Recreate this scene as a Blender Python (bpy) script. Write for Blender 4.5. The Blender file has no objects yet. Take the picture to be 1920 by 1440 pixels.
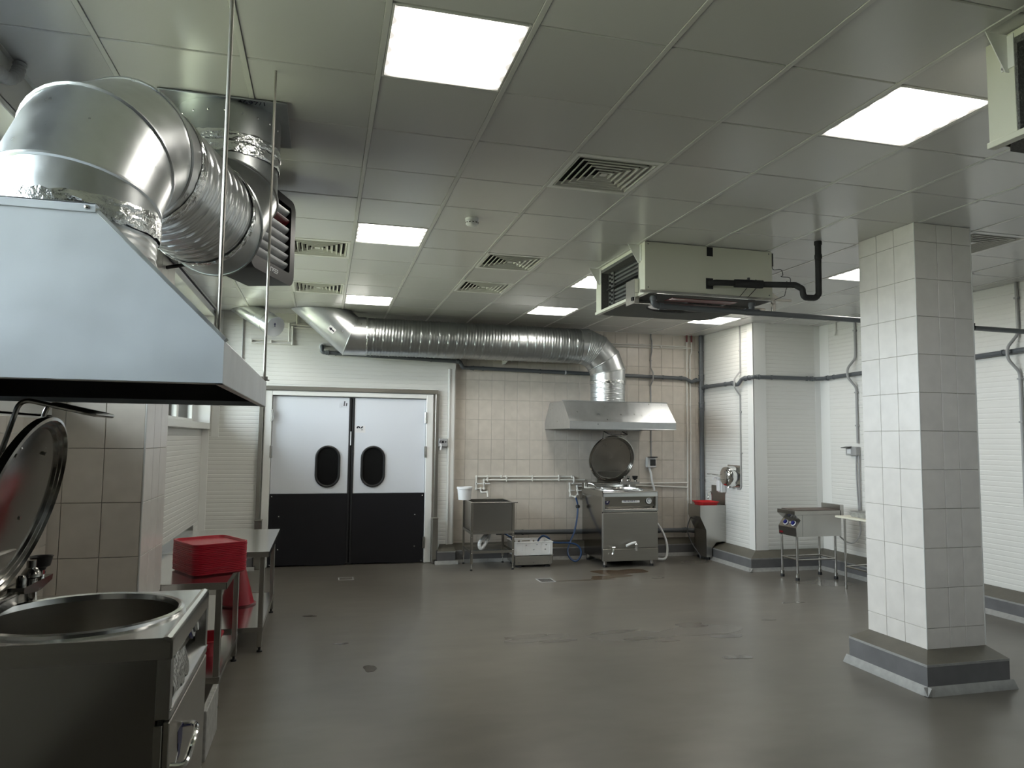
import bpy, bmesh, math, random
from mathutils import Vector, Matrix
random.seed(7)
R = math.radians
SC = bpy.context.scene
COL = SC.collection
H = 3.47                                   # ceiling height

# ------------------------------------------------------------------ camera
CAM_POS = Vector((-0.2016, -2.7343, 1.7657))
F_PX, YAW, PITCH, ROLL = 1348.86, 0.255635, 0.076627, 0.010849
cam = bpy.data.cameras.new('camera')
cam.sensor_fit = 'HORIZONTAL'; cam.sensor_width = 36.0
cam.lens = 36.0 * F_PX / 1920.0
cam.clip_start = 0.05; cam.clip_end = 200
cam_o = bpy.data.objects.new('camera', cam); COL.objects.link(cam_o)
_f = Vector((math.sin(YAW)*math.cos(PITCH), math.cos(YAW)*math.cos(PITCH), math.sin(PITCH)))
_r = Vector((math.cos(YAW), -math.sin(YAW), 0)); _u = _r.cross(_f)
_r2 = _r*math.cos(ROLL) + _u*math.sin(ROLL); _u2 = _u*math.cos(ROLL) - _r*math.sin(ROLL)
_m = Matrix((_r2, _u2, -_f)).transposed().to_4x4(); _m.translation = CAM_POS
cam_o.matrix_world = _m
SC.camera = cam_o

# ------------------------------------------------------------------ world, daylight, exposure
SC.view_settings.view_transform = 'Standard'
SC.view_settings.look = 'None'
SC.view_settings.gamma = 1.0
SC.view_settings.use_curve_mapping = False
SC.view_settings.exposure = 1.5
SC.cycles.caustics_reflective = False; SC.cycles.caustics_refractive = False
SC.cycles.sample_clamp_indirect = 6.0; SC.cycles.blur_glossy = 1.0
SKY_STRENGTH = 7.0
LAMP_STRENGTH = 6.5
w = bpy.data.worlds.new('sky'); SC.world = w; w.use_nodes = True
bg = w.node_tree.nodes['Background']
bg.inputs[0].default_value = (0.87, 0.93, 1.0, 1); bg.inputs[1].default_value = SKY_STRENGTH
def portal(name, loc, sx, sy):
    l = bpy.data.lights.new(name, 'AREA'); l.shape = 'RECTANGLE'; l.size = sx; l.size_y = sy
    l.cycles.is_portal = True
    o = bpy.data.objects.new(name, l); COL.objects.link(o); o.location = loc
    o.rotation_euler = (0, R(-90), 0)      # shines towards +X
    return o
portal('window_daylight', (-1.99, 4.95, 2.655), 1.5, 5.3)
portal('window_daylight', (-1.99, -0.95, 2.655), 1.5, 5.3)

# ------------------------------------------------------------------ materials
MAT = {}
def mat(name, col, rough=0.5, metal=0.0, noise=None, bump=None, rvar=None, spec=None, coat=None, stretch=None, rnd=0.0):
    """noise=(scale, amount[, col2]); bump=(scale,strength); rvar=(scale,amount); rnd = brightness change per piece"""
    m = bpy.data.materials.new(name); m.use_nodes = True
    nt = m.node_tree; N = nt.nodes; L = nt.links
    b = N['Principled BSDF']
    b.inputs['Base Color'].default_value = (*col, 1); b.inputs['Roughness'].default_value = rough
    b.inputs['Metallic'].default_value = metal
    if spec is not None: b.inputs['Specular IOR Level'].default_value = spec
    if coat is not None: b.inputs['Coat Weight'].default_value = coat; b.inputs['Coat Roughness'].default_value = 0.1
    tc = N.new('ShaderNodeTexCoord'); vec = tc.outputs['Object']
    if stretch:
        mp = N.new('ShaderNodeMapping'); mp.inputs['Scale'].default_value = stretch
        L.new(vec, mp.inputs[0]); vec = mp.outputs[0]
    if rnd:
        oi = N.new('ShaderNodeObjectInfo'); va = N.new('ShaderNodeVectorMath'); va.operation = 'ADD'
        cmb = N.new('ShaderNodeVectorMath'); cmb.operation = 'SCALE'; cmb.inputs[0].default_value = (37, 17, 53)
        L.new(oi.outputs['Random'], cmb.inputs['Scale']); L.new(vec, va.inputs[0]); L.new(cmb.outputs[0], va.inputs[1]); vec = va.outputs[0]
    colsock = None
    if noise:
        n = N.new('ShaderNodeTexNoise'); n.inputs['Scale'].default_value = noise[0]; n.inputs['Detail'].default_value = 2
        L.new(vec, n.inputs['Vector'])
        r = N.new('ShaderNodeValToRGB'); r.color_ramp.elements[0].position = 0.2; r.color_ramp.elements[1].position = 0.8
        a = noise[1]; c2 = noise[2] if len(noise) > 2 else tuple(c*(1-a) for c in col)
        r.color_ramp.elements[0].color = (*c2, 1); r.color_ramp.elements[1].color = (*[min(1, c*(1+a*0.3)) for c in col], 1)
        L.new(n.outputs['Fac'], r.inputs[0]); colsock = r.outputs[0]
    if rnd:
        mr = N.new('ShaderNodeMapRange'); mr.inputs['To Min'].default_value = 1-rnd; mr.inputs['To Max'].default_value = 1+rnd
        L.new(oi.outputs['Random'], mr.inputs['Value'])
        vm = N.new('ShaderNodeVectorMath'); vm.operation = 'SCALE'
        if colsock: L.new(colsock, vm.inputs[0])
        else: vm.inputs[0].default_value = col
        L.new(mr.outputs[0], vm.inputs['Scale']); colsock = vm.outputs[0]
    if colsock: L.new(colsock, b.inputs['Base Color'])
    if rvar:
        n2 = N.new('ShaderNodeTexNoise'); n2.inputs['Scale'].default_value = rvar[0]; n2.inputs['Detail'].default_value = 4
        L.new(vec, n2.inputs['Vector'])
        m2 = N.new('ShaderNodeMapRange'); m2.inputs['From Min'].default_value = 0.3; m2.inputs['From Max'].default_value = 0.7
        m2.inputs['To Min'].default_value = max(0.02, rough-rvar[1]); m2.inputs['To Max'].default_value = min(1, rough+rvar[1])
        L.new(n2.outputs['Fac'], m2.inputs['Value']); L.new(m2.outputs[0], b.inputs['Roughness'])
    if bump:
        n3 = N.new('ShaderNodeTexNoise'); n3.inputs['Scale'].default_value = bump[0]; n3.inputs['Detail'].default_value = 3
        L.new(vec, n3.inputs['Vector'])
        bp = N.new('ShaderNodeBump'); bp.inputs['Strength'].default_value = bump[1]; bp.inputs['Distance'].default_value = 0.01
        L.new(n3.outputs['Fac'], bp.inputs['Height']); L.new(bp.outputs[0], b.inputs['Normal'])
    MAT[name] = m
    return m
mat('ceiling_paint', (0.61, 0.61, 0.605), 0.22, 0.0, rnd=0.04, spec=0.55)
mat('grid_paint', (0.62, 0.62, 0.60), 0.35)
mat('dimmed_end_wall', (0.16, 0.155, 0.145), 0.6)  # unseen end wall, darkened in colour so steel mirrors less light
mat('void', (0.02, 0.02, 0.02), 0.9)
mat('panel_white', (0.77, 0.765, 0.735), 0.32)
mat('trim_white', (0.82, 0.82, 0.80), 0.32)
mat('tile_beige', (0.64, 0.59, 0.525), 0.30, noise=(9, 0.12), rnd=0.03)
mat('tile_light', (0.69, 0.66, 0.63), 0.28, noise=(9, 0.10), rnd=0.03)
mat('grout', (0.44, 0.41, 0.37), 0.8)
mat('plinth_grey', (0.15, 0.15, 0.155), 0.42, noise=(6, 0.25), bump=(60, 0.08))
mat('plinth_top', (0.105, 0.096, 0.074), 0.42, noise=(8, 0.25), bump=(60, 0.08))
mat('plinth_strip', (0.31, 0.31, 0.30), 0.5, noise=(20, 0.2))
mat('galvanized', (0.62, 0.64, 0.65), 0.33, 1.0, noise=(18, 0.06), rvar=(12, 0.06))
mat('galvanized_dull', (0.62, 0.66, 0.70), 0.50, 0.45, noise=(5, 0.14), rvar=(9, 0.08))
mat('galvanized_dark', (0.40, 0.42, 0.42), 0.36, 1.0, noise=(18, 0.08), rvar=(12, 0.06))
mat('foil_tape', (0.72, 0.74, 0.74), 0.2, 1.0, bump=(45, 0.6))
mat('stainless', (0.50, 0.49, 0.465), 0.25, 1.0)
mat('stainless_brushed', (0.40, 0.385, 0.35), 0.36, 1.0, noise=(3, 0.05), stretch=(1, 1, 14))
mat('stainless_bright', (0.72, 0.72, 0.71), 0.17, 1.0)
mat('chrome', (0.80, 0.80, 0.79), 0.08, 1.0)
mat('black_paint', (0.010, 0.010, 0.011), 0.5, spec=0.25)
mat('stainless_dimmed', (0.34, 0.33, 0.31), 0.17, 1.0)  # darkened steel: dim reflections of lid, side and valve put into the colour
mat('vent_white', (0.62, 0.62, 0.58), 0.45)
mat('black_plastic', (0.014, 0.014, 0.015), 0.33)
mat('rubber', (0.010, 0.010, 0.012), 0.6)
mat('hood_dark', (0.03, 0.03, 0.032), 0.55, noise=(5, 0.4))  # near-black colour of hood linings and filters
mat('insulation_black', (0.012, 0.012, 0.012), 0.75, bump=(40, 0.5))
mat('foam_grey', (0.16, 0.16, 0.155), 0.95, noise=(120, 0.5), bump=(160, 0.9))
mat('cream_paint', (0.66, 0.66, 0.56), 0.35)
mat('silver_grey', (0.66, 0.67, 0.69), 0.35, 0.4)
mat('dark_red', (0.16, 0.01, 0.015), 0.3)
mat('red_plastic', (0.42, 0.012, 0.03), 0.33, rvar=(20, 0.04))
mat('red_bright', (0.62, 0.02, 0.025), 0.4)
mat('white_plastic', (0.82, 0.83, 0.84), 0.35)
mat('pipe_white', (0.74, 0.73, 0.69), 0.38)
mat('door_white', (0.74, 0.77, 0.83), 0.30)
mat('door_black', (0.006, 0.006, 0.009), 0.42)
mat('glass_dark', (0.012, 0.012, 0.012), 0.08)
mat('pvc_grey', (0.105, 0.115, 0.125), 0.38)
mat('conduit_grey', (0.36, 0.36, 0.36), 0.42)
mat('blue_hose', (0.012, 0.045, 0.13), 0.35)
mat('knob_blue', (0.01, 0.015, 0.16), 0.3)
mat('navy', (0.012, 0.014, 0.09), 0.4)
mat('ink', (0.006, 0.006, 0.02), 0.5)
mat('ink_grey', (0.10, 0.10, 0.11), 0.5)
mat('ink_pale', (0.52, 0.53, 0.56), 0.5)
mat('paper', (0.80, 0.80, 0.82), 0.6)
mat('plate_rust', (0.115, 0.075, 0.06), 0.45, noise=(9, 0.5), rvar=(9, 0.1))
mat('board_cream', (0.76, 0.74, 0.62), 0.5)
mat('marble_grey', (0.42, 0.42, 0.40), 0.4, noise=(22, 0.45))
mat('bounce_ground', (0.43, 0.415, 0.275), 0.9, noise=(3, 0.4))  # unseen outdoor ground, raised pale to bounce light onto the ceiling
mat('window_pvc', (0.80, 0.80, 0.78), 0.3)
mat('puddle', (0.115, 0.105, 0.09), 0.14)
mat('damp', (0.138, 0.128, 0.110), 0.27)
mat('rust_stain', (0.055, 0.030, 0.015), 0.22, noise=(5, 0.5, (0.10, 0.080, 0.058)))

def floor_mat():
    m = mat('floor_epoxy', (0.155, 0.145, 0.125), 0.30)
    nt = m.node_tree; N = nt.nodes; L = nt.links; b = N['Principled BSDF']
    tc = N.new('ShaderNodeTexCoord')
    n1 = N.new('ShaderNodeTexNoise'); n1.inputs['Scale'].default_value = 0.7; n1.inputs['Detail'].default_value = 1
    L.new(tc.outputs['Object'], n1.inputs['Vector'])
    r = N.new('ShaderNodeValToRGB'); e = r.color_ramp.elements
    e[0].position = 0.25; e[0].color = (0.116, 0.106, 0.090, 1); e[1].position = 0.75; e[1].color = (0.160, 0.147, 0.125, 1)
    L.new(n1.outputs['Fac'], r.inputs[0])
    mp = N.new('ShaderNodeMapping'); mp.inputs['Scale'].default_value = (1.0, 2.2, 1.0); L.new(tc.outputs['Object'], mp.inputs[0])
    n2 = N.new('ShaderNodeTexNoise'); n2.inputs['Scale'].default_value = 2.6; n2.inputs['Detail'].default_value = 2
    L.new(mp.outputs[0], n2.inputs['Vector'])
    m2 = N.new('ShaderNodeMapRange'); m2.inputs['From Min'].default_value = 0.25; m2.inputs['From Max'].default_value = 0.75; m2.inputs['To Min'].default_value = 0.88; m2.inputs['To Max'].default_value = 1.12
    L.new(n2.outputs['Fac'], m2.inputs['Value'])
    vm = N.new('ShaderNodeVectorMath'); vm.operation = 'SCALE'; L.new(r.outputs[0], vm.inputs[0]); L.new(m2.outputs[0], vm.inputs['Scale'])
    L.new(vm.outputs[0], b.inputs['Base Color'])
floor_mat()
def lamp_mat():
    m = bpy.data.materials.new('lamp_diffuser'); m.use_nodes = True
    nt = m.node_tree; N = nt.nodes; L = nt.links
    for n in list(N): N.remove(n)
    out = N.new('ShaderNodeOutputMaterial'); em = N.new('ShaderNodeEmission'); L.new(em.outputs[0], out.inputs[0])
    em.inputs[0].default_value = (1.0, 0.955, 0.87, 1)
    tc = N.new('ShaderNodeTexCoord'); sx = N.new('ShaderNodeSeparateXYZ'); L.new(tc.outputs['Object'], sx.inputs[0])
    def mth(op, a, b=None):
        n = N.new('ShaderNodeMath'); n.operation = op
        for i, v in enumerate((a, b)):
            if v is None: continue
            if hasattr(v, 'links'): L.new(v, n.inputs[i])
            else: n.inputs[i].default_value = v
        return n.outputs[0]
    # five LED strips along x: scalloped dim border at the strip ends
    wav = mth('MULTIPLY', mth('COSINE', mth('MULTIPLY', sx.outputs[1], 2*math.pi/0.115)), 0.013)
    ax = mth('SUBTRACT', mth('ABSOLUTE', sx.outputs[0]), wav)
    ex = N.new('ShaderNodeMapRange'); ex.interpolation_type = 'SMOOTHSTEP'; ex.inputs['From Min'].default_value = 0.275; ex.inputs['From Max'].default_value = 0.235
    L.new(ax, ex.inputs['Value'])
    ey = N.new('ShaderNodeMapRange'); ey.interpolation_type = 'SMOOTHSTEP'; ey.inputs['From Min'].default_value = 0.29; ey.inputs['From Max'].default_value = 0.255
    L.new(mth('ABSOLUTE', sx.outputs[1]), ey.inputs['Value'])
    k = mth('MULTIPLY', ex.outputs[0], ey.outputs[0])
    st = mth('ADD', mth('MULTIPLY', k, LAMP_STRENGTH-0.32), 0.32)
    L.new(st, em.inputs[1])
    MAT['lamp_diffuser'] = m
lamp_mat()
def glass_mat():
    m = bpy.data.materials.new('window_glass'); m.use_nodes = True
    nt = m.node_tree; N = nt.nodes; L = nt.links
    for n in list(N): N.remove(n)
    out = N.new('ShaderNodeOutputMaterial'); mix = N.new('ShaderNodeMixShader'); t = N.new('ShaderNodeBsdfTransparent'); g = N.new('ShaderNodeBsdfGlossy')
    g.inputs['Roughness'].default_value = 0.02; t.inputs[0].default_value = (0.93, 0.96, 0.95, 1)
    fr = N.new('ShaderNodeFresnel'); fr.inputs[0].default_value = 1.45
    L.new(fr.outputs[0], mix.inputs[0]); L.new(t.outputs[0], mix.inputs[1]); L.new(g.outputs[0], mix.inputs[2]); L.new(mix.outputs[0], out.inputs[0])
    MAT['window_glass'] = m
glass_mat()

# ------------------------------------------------------------------ mesh helpers
class MB:
    """collects shapes; build() links them as ONE mesh object whose origin is its base centre"""
    def __init__(s): s.v = []; s.f = []
    def add(s, vs, fs):
        o = len(s.v); s.v += [Vector(p) for p in vs]; s.f += [tuple(i+o for i in f) for f in fs]; return s
    def box(s, x0, x1, y0, y1, z0, z1, b=0.0, M=None):
        if x0 > x1: x0, x1 = x1, x0
        if y0 > y1: y0, y1 = y1, y0
        if z0 > z1: z0, z1 = z1, z0
        b = min(b, (x1-x0)*.45, (y1-y0)*.45, (z1-z0)*.45)
        if b <= 0:
            vs = [(x, y, z) for x in (x0, x1) for y in (y0, y1) for z in (z0, z1)]
            fs = [(0,1,3,2),(4,6,7,5),(0,4,5,1),(2,3,7,6),(0,2,6,4),(1,5,7,3)]
        else:
            vs = []; idx = {}
            for ix in (0, 1):
                for iy in (0, 1):
                    for iz in (0, 1):
                        X, Y, Z = (x0, x1)[ix], (y0, y1)[iy], (z0, z1)[iz]
                        sx, sy, sz = (b, -b)[ix], (b, -b)[iy], (b, -b)[iz]
                        for a, p in enumerate(((X, Y+sy, Z+sz), (X+sx, Y, Z+sz), (X+sx, Y+sy, Z))):
                            idx[ix, iy, iz, a] = len(vs); vs.append(p)
            fs = []
            def q(a, i): return [idx[k] for k in i]
            for i in (0, 1):
                o = [(0,0),(0,1),(1,1),(1,0)]
                fs.append([idx[i, j, k, 0] for j, k in o]); fs.append([idx[j, i, k, 1] for j, k in o]); fs.append([idx[j, k, i, 2] for j, k in o])
                for j in (0, 1):
                    fs.append([idx[i,j,0,0], idx[i,j,1,0], idx[i,j,1,1], idx[i,j,0,1]])
                    fs.append([idx[i,0,j,0], idx[i,1,j,0], idx[i,1,j,2], idx[i,0,j,2]])
                    fs.append([idx[0,i,j,1], idx[1,i,j,1], idx[1,i,j,2], idx[0,i,j,2]])
                    for k in (0, 1): fs.append([idx[i,j,k,0], idx[i,j,k,1], idx[i,j,k,2]])
        if M: vs = [M @ Vector(p) for p in vs]
        return s.add(vs, fs)
    def prism(s, poly, axis, a0, a1):
        """poly: 2D points in the plane across the axis (x: (y,z), y: (x,z), z: (x,y))"""
        n = len(poly); P = {'x': lambda u, w, a: (a, u, w), 'y': lambda u, w, a: (u, a, w), 'z': lambda u, w, a: (u, w, a)}[axis]
        vs = [P(u, w_, a0) for u, w_ in poly] + [P(u, w_, a1) for u, w_ in poly]
        fs = [tuple(range(n)), tuple(range(2*n-1, n-1, -1))] + [(i, i+n, (i+1) % n + n, (i+1) % n) for i in range(n)]
        return s.add(vs, fs)
    def strip(s, prof, axis, a0, a1):
        """open profile extruded (no caps)"""
        n = len(prof); P = {'x': lambda u, w, a: (a, u, w), 'y': lambda u, w, a: (u, a, w), 'z': lambda u, w, a: (u, w, a)}[axis]
        vs = [P(u, w_, a0) for u, w_ in prof] + [P(u, w_, a1) for u, w_ in prof]
        return s.add(vs, [(i, i+1, i+1+n, i+n) for i in range(n-1)])
    def lathe(s, prof, c=(0,0,0), d=(0,0,1), n=24, caps=True):
        d = Vector(d).normalized(); a = Vector((1,0,0)) if abs(d.x) < .9 else Vector((0,1,0))
        u = a.cross(d).normalized(); v = d.cross(u); c = Vector(c); vs = []; fs = []
        for r, z in prof:
            for i in range(n):
                t = 2*math.pi*i/n; vs.append(c + d*z + u*(r*math.cos(t)) + v*(r*math.sin(t)))
        for k in range(len(prof)-1):
            for i in range(n):
                j = (i+1) % n; fs.append((k*n+i, k*n+j, (k+1)*n+j, (k+1)*n+i))
        if caps:
            if prof[0][0] > 1e-6: fs.append(tuple(range(n-1, -1, -1)))
            if prof[-1][0] > 1e-6: fs.append(tuple((len(prof)-1)*n+i for i in range(n)))
        return s.add(vs, fs)
    def cyl(s, a, b, r, n=16, r2=None):
        a = Vector(a); b = Vector(b); return s.lathe([(r, 0), (r if r2 is None else r2, (b-a).length)], a, b-a, n)
    def tube(s, pts, r, n=10, bend=0.0, closed=False, caps=True, rf=None):
        P = [Vector(p) for p in pts]
        if bend > 0: P = fillet(P, bend)
        m = len(P); vs = []; fs = []
        T = []
        for i in range(m):
            if closed: t = P[(i+1) % m] - P[i-1]
            else: t = P[min(i+1, m-1)] - P[max(i-1, 0)]
            T.append(t.normalized())
        a = Vector((0,0,1)) if abs(T[0].z) < .9 else Vector((1,0,0))
        u = (a - T[0]*a.dot(T[0])).normalized()
        for i in range(m):
            u = (u - T[i]*u.dot(T[i])).normalized(); v = T[i].cross(u)
            rr = r if rf is None else rf(i/(m-1))
            for k in range(n):
                t = 2*math.pi*k/n; vs.append(P[i] + u*(rr*math.cos(t)) + v*(rr*math.sin(t)))
        for i in range(m if closed else m-1):
            j = (i+1) % m
            for k in range(n):
                l = (k+1) % n; fs.append((i*n+k, i*n+l, j*n+l, j*n+k))
        if caps and not closed:
            fs.append(tuple(range(n-1, -1, -1))); fs.append(tuple((m-1)*n+k for k in range(n)))
        return s.add(vs, fs)
    def build(s, name, material, parent=None, world=False, smooth=35):
        me = bpy.data.meshes.new(name)
        vs = s.v
        lo = Vector((min(p.x for p in vs), min(p.y for p in vs), min(p.z for p in vs)))
        hi = Vector((max(p.x for p in vs), max(p.y for p in vs), max(p.z for p in vs)))
        c = Vector(((lo.x+hi.x)/2, (lo.y+hi.y)/2, lo.z))
        me.from_pydata([p-c for p in vs], [], s.f)
        bm = bmesh.new(); bm.from_mesh(me); bmesh.ops.recalc_face_normals(bm, faces=bm.faces); bm.to_mesh(me); bm.free()
        for p in me.polygons: p.use_smooth = True
        me.set_sharp_from_angle(angle=R(smooth))
        me.materials.append(MAT[material])
        o = bpy.data.objects.new(name, me); COL.objects.link(o)
        put(o, c, parent)
        return o
FRAME = set()
def put(o, c, parent):
    """c is in the frame of the thing; for a sub-part the part's own offset is taken off"""
    if parent is not None:
        o.parent = parent
        q = parent; off = Vector((0,0,0))
        while q is not None and q.name not in FRAME:
            off += q.location; q = q.parent
        o.location = Vector(c) - off
    else: o.location = c
def fillet(P, r, k=6):
    out = [P[0]]
    for i in range(1, len(P)-1):
        a, b, c = P[i-1], P[i], P[i+1]
        d1 = (a-b); d2 = (c-b); l1, l2 = d1.length, d2.length
        if l1 < 1e-6 or l2 < 1e-6: continue
        d1 /= l1; d2 /= l2
        ang = math.acos(max(-1, min(1, d1.dot(d2))))
        if ang > math.pi-0.02: out.append(b); continue
        t = min(r/math.tan(ang/2), l1*.49, l2*.49); p1 = b+d1*t; p2 = b+d2*t
        for j in range(k+1):
            s_ = j/k; out.append(p1*(1-s_)**2 + b*2*s_*(1-s_) + p2*s_**2)
    out.append(P[-1]); return out
def smooth_path(P, n=8):
    P = [Vector(p) for p in P]; out = []
    for i in range(len(P)-1):
        p0 = P[max(i-1, 0)]; p1 = P[i]; p2 = P[i+1]; p3 = P[min(i+2, len(P)-1)]
        for j in range(n):
            t = j/n; out.append(0.5*((2*p1) + (p2-p0)*t + (2*p0-5*p1+4*p2-p3)*t*t + (3*p1-p0-3*p2+p3)*t**3))
    out.append(P[-1]); return out
def tag(o, label=None, cat=None, group=None, kind=None):
    if label: o['label'] = label
    if cat: o['category'] = cat
    if group: o['group'] = group
    if kind: o['kind'] = kind
    return o
def thing(name, label, cat, loc=(0,0,0), rz=0.0, group=None, local=False):
    """Empty at the thing's base. local=True: parts are given in its own frame; else in world coordinates"""
    o = bpy.data.objects.new(name, None); COL.objects.link(o); o.location = loc; o.rotation_euler = (0,0,rz); o.empty_display_size = .1
    tag(o, label, cat, group)
    if local: FRAME.add(o.name)
    return o
def struct(o): o['kind'] = 'structure'; return o
def copy_tree(o, parent=None, off=None):
    c = o.copy(); COL.objects.link(c); c.parent = parent
    for ch in list(o.children): copy_tree(ch, c)
    return c
_pc = {}
def piece(name, sx, sy, sz, b, material, c, parent):
    """a small chamfered slab sharing its mesh with all slabs of the same size; c = centre of its base"""
    key = (name, round(sx, 3), round(sy, 3), round(sz, 4), material)
    if key not in _pc:
        o = MB().box(-sx/2, sx/2, -sy/2, sy/2, 0, sz, b).build(name, material, None)
        _pc[key] = o.data; bpy.data.objects.remove(o)
    o = bpy.data.objects.new(name, _pc[key]); COL.objects.link(o); put(o, Vector(c), parent); return o
def text_mesh(name, txt, size, M, material, parent, extrude=0.0008, sx=1.0, bold=0.0):
    cu = bpy.data.curves.new(name, 'FONT'); cu.body = txt; cu.size = size; cu.extrude = extrude; cu.offset = bold; cu.align_x = 'CENTER'; cu.align_y = 'CENTER'
    t = bpy.data.objects.new(name, cu); COL.objects.link(t)
    dg = bpy.context.evaluated_depsgraph_get(); me = bpy.data.meshes.new_from_object(t.evaluated_get(dg))
    bpy.data.objects.remove(t)
    mb = MB(); mb.add([M @ Vector((v.co.x*sx, v.co.y, v.co.z)) for v in me.vertices], [tuple(p.vertices) for p in me.polygons])
    bpy.data.meshes.remove(me)
    return mb.build(name, material, parent)
def M_front(x, y, z):      # text facing -Y
    return Matrix.Translation((x, y, z)) @ Matrix.Rotation(R(90), 4, 'X')
def gore(mb, p0, n0, p1, n1, d, r, up, n=40):
    """cylinder piece along d between plane (p0,n0) and plane (p1,n1)"""
    d = Vector(d).normalized(); u = Vector(up) - d*Vector(up).dot(d); u.normalize(); v = d.cross(u)
    rings = []
    for p, nn in ((p0, n0), (p1, n1)):
        p = Vector(p); nn = Vector(nn); ring = []
        for i in range(n):
            t = 2*math.pi*i/n; q = Vector(p0) + u*(r*math.cos(t)) + v*(r*math.sin(t))
            ring.append(q + d*((p-q).dot(nn)/d.dot(nn)))
        rings.append(ring)
    mb.add(rings[0]+rings[1], [(i, (i+1) % n, (i+1) % n + n, i+n) for i in range(n)])
    return rings
def mitre_duct(parent, path, r, up, mat_, name='duct_gore', bead=0.008, end_planes=(None, None), skip=()):
    """one part for each straight gore of a segmented elbow; beads at the seams"""
    P = [Vector(p) for p in path]; D = [(P[i+1]-P[i]).normalized() for i in range(len(P)-1)]
    NN = [end_planes[0] or D[0]] + [(D[i]+D[i+1]).normalized() for i in range(len(D)-1)] + [end_planes[1] or D[-1]]
    for i in range(len(D)):
        if i in skip: continue
        mb = MB(); rg = gore(mb, P[i], NN[i], P[i+1], NN[i+1], D[i], r + 0.0015*(i % 2), up)
        if bead and i < len(D)-1: mb.tube(rg[1], bead, 6, closed=True)
        mb.build(name, mat_, parent)
def spiral_duct(parent, a, b, r, mat_, pitch=0.11, ridge=0.006, name='spiral_duct', n=40, double=True):
    a = Vector(a); b = Vector(b); d = (b-a); L_ = d.length; d /= L_
    up = Vector((0,0,1)) if abs(d.z) < .9 else Vector((1,0,0)); u = (up-d*up.dot(d)).normalized(); v = d.cross(u)
    def prof(x):
        x = x % 1.0
        o = 0
        for c_, a_ in ((0.5, 1.0), (0.17, .45 if double else 0), (0.83, .45 if double else 0)):
            o = max(o, a_*max(0, 1-abs(x-c_)/0.07))
        return o
    m = max(2, int(L_/pitch*14)); vs = []; fs = []
    for i in range(m+1):
        s_ = L_*i/m
        for k in range(n):
            t = 2*math.pi*k/n; rr = r + ridge*prof(s_/pitch + k/n)
            vs.append(a + d*s_ + u*(rr*math.cos(t)) + v*(rr*math.sin(t)))
    for i in range(m):
        for k in range(n):
            l = (k+1) % n; fs.append((i*n+k, i*n+l, (i+1)*n+l, (i+1)*n+k))
    return MB().add(vs, fs).build(name, mat_, parent, smooth=60)
def tape_band(parent, c, d, r, wdt, seed=0):
    rnd = random.Random(seed); d = Vector(d).normalized(); up = Vector((0,0,1)) if abs(d.z) < .9 else Vector((1,0,0))
    u = (up-d*up.dot(d)).normalized(); v = d.cross(u); n = 72; m = 7; vs = []; fs = []
    for i in range(m+1):
        for k in range(n):
            t = 2*math.pi*k/n; rr = r + 0.003 + rnd.uniform(0, 0.006)*(0.4 if i in (0, m) else 1)
            vs.append(Vector(c) + d*(wdt*(i/m-.5) + rnd.uniform(-.004, .004)) + u*(rr*math.cos(t)) + v*(rr*math.sin(t)))
    for i in range(m):
        for k in range(n):
            l = (k+1) % n; fs.append((i*n+k, i*n+l, (i+1)*n+l, (i+1)*n+k))
    return MB().add(vs, fs).build('foil_tape', 'foil_tape', parent, smooth=25)

# ================================================================== THE ROOM
YD, YT, XB, YB, XR, XL = 7.65, 7.75, 5.71, 6.28, 6.82, -1.64     # door wall, tiled wall, corner block, right wall, left wall
Y0 = -9.0
# ---- floor
fl = struct(MB().box(-2.0, 7.0, Y0-.2, 8.0, -0.2, 0.0).build('floor', 'floor_epoxy'))
tag(fl, 'grey brown poured epoxy floor with damp patches', 'floor')
def blob(name, cx, cy, rx, ry, material, seed, z=0.0012, rot=0.0, jag=0.35, n=40):
    rnd = random.Random(seed); ph = [rnd.uniform(0, 6.28) for _ in range(6)]; am = [rnd.uniform(.3, 1)*jag/(k+1) for k in range(6)]
    top = []
    for i in range(n):
        t = 2*math.pi*i/n; k = 1 + sum(am[j]*math.sin((j+2)*t+ph[j]) for j in range(6))
        x, y = rx*k*math.cos(t), ry*k*math.sin(t); top.append((cx+x*math.cos(rot)-y*math.sin(rot), cy+x*math.sin(rot)+y*math.cos(rot)))
    return MB().prism(top, 'z', 0.0003, z).build(name, material, fl)
for i, a in enumerate(((1.62, 3.62, .24, .05), (1.86, 3.42, .16, .035), (2.45, 3.60, .22, .05), (2.62, 3.35, .16, .045), (2.80, 3.22, .09, .03), (3.28, 3.68, .15, .09), (3.42, 3.25, .19, .05), (0.20, 3.02, .045, .09), (0.0, 3.75, .05, .03), (4.15, 3.70, .07, .03), (-.28, 4.80, .07, .03), (4.88, 4.32, .14, .03), (3.15, 2.66, .12, .05))):
    blob('puddle', *a, 'puddle', i, z=0.0011+.00006*i, jag=.28)
for i, a in enumerate(((2.55, 3.45, .40, .16), (3.30, 3.50, .32, .22), (1.70, 3.55, .30, .10), (6.0, 5.2, .40, .18), (5.15, 6.95, .26, .12))):
    blob('damp_patch', *a, 'damp', 50+i, z=0.0006+.00008*i, jag=.25)
blob('rust_stain', 3.72, 6.42, .34, .20, 'rust_stain', 90, z=0.0010)
blob('rust_stain', 3.45, 6.12, .26, .12, 'rust_stain', 91, z=0.0009)
blob('rust_stain', 3.05, 5.98, .36, .022, 'rust_stain', 92, z=0.0008, jag=.2)
blob('rust_stain', 4.05, 5.95, .10, .04, 'damp', 93, z=0.0007)
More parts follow.
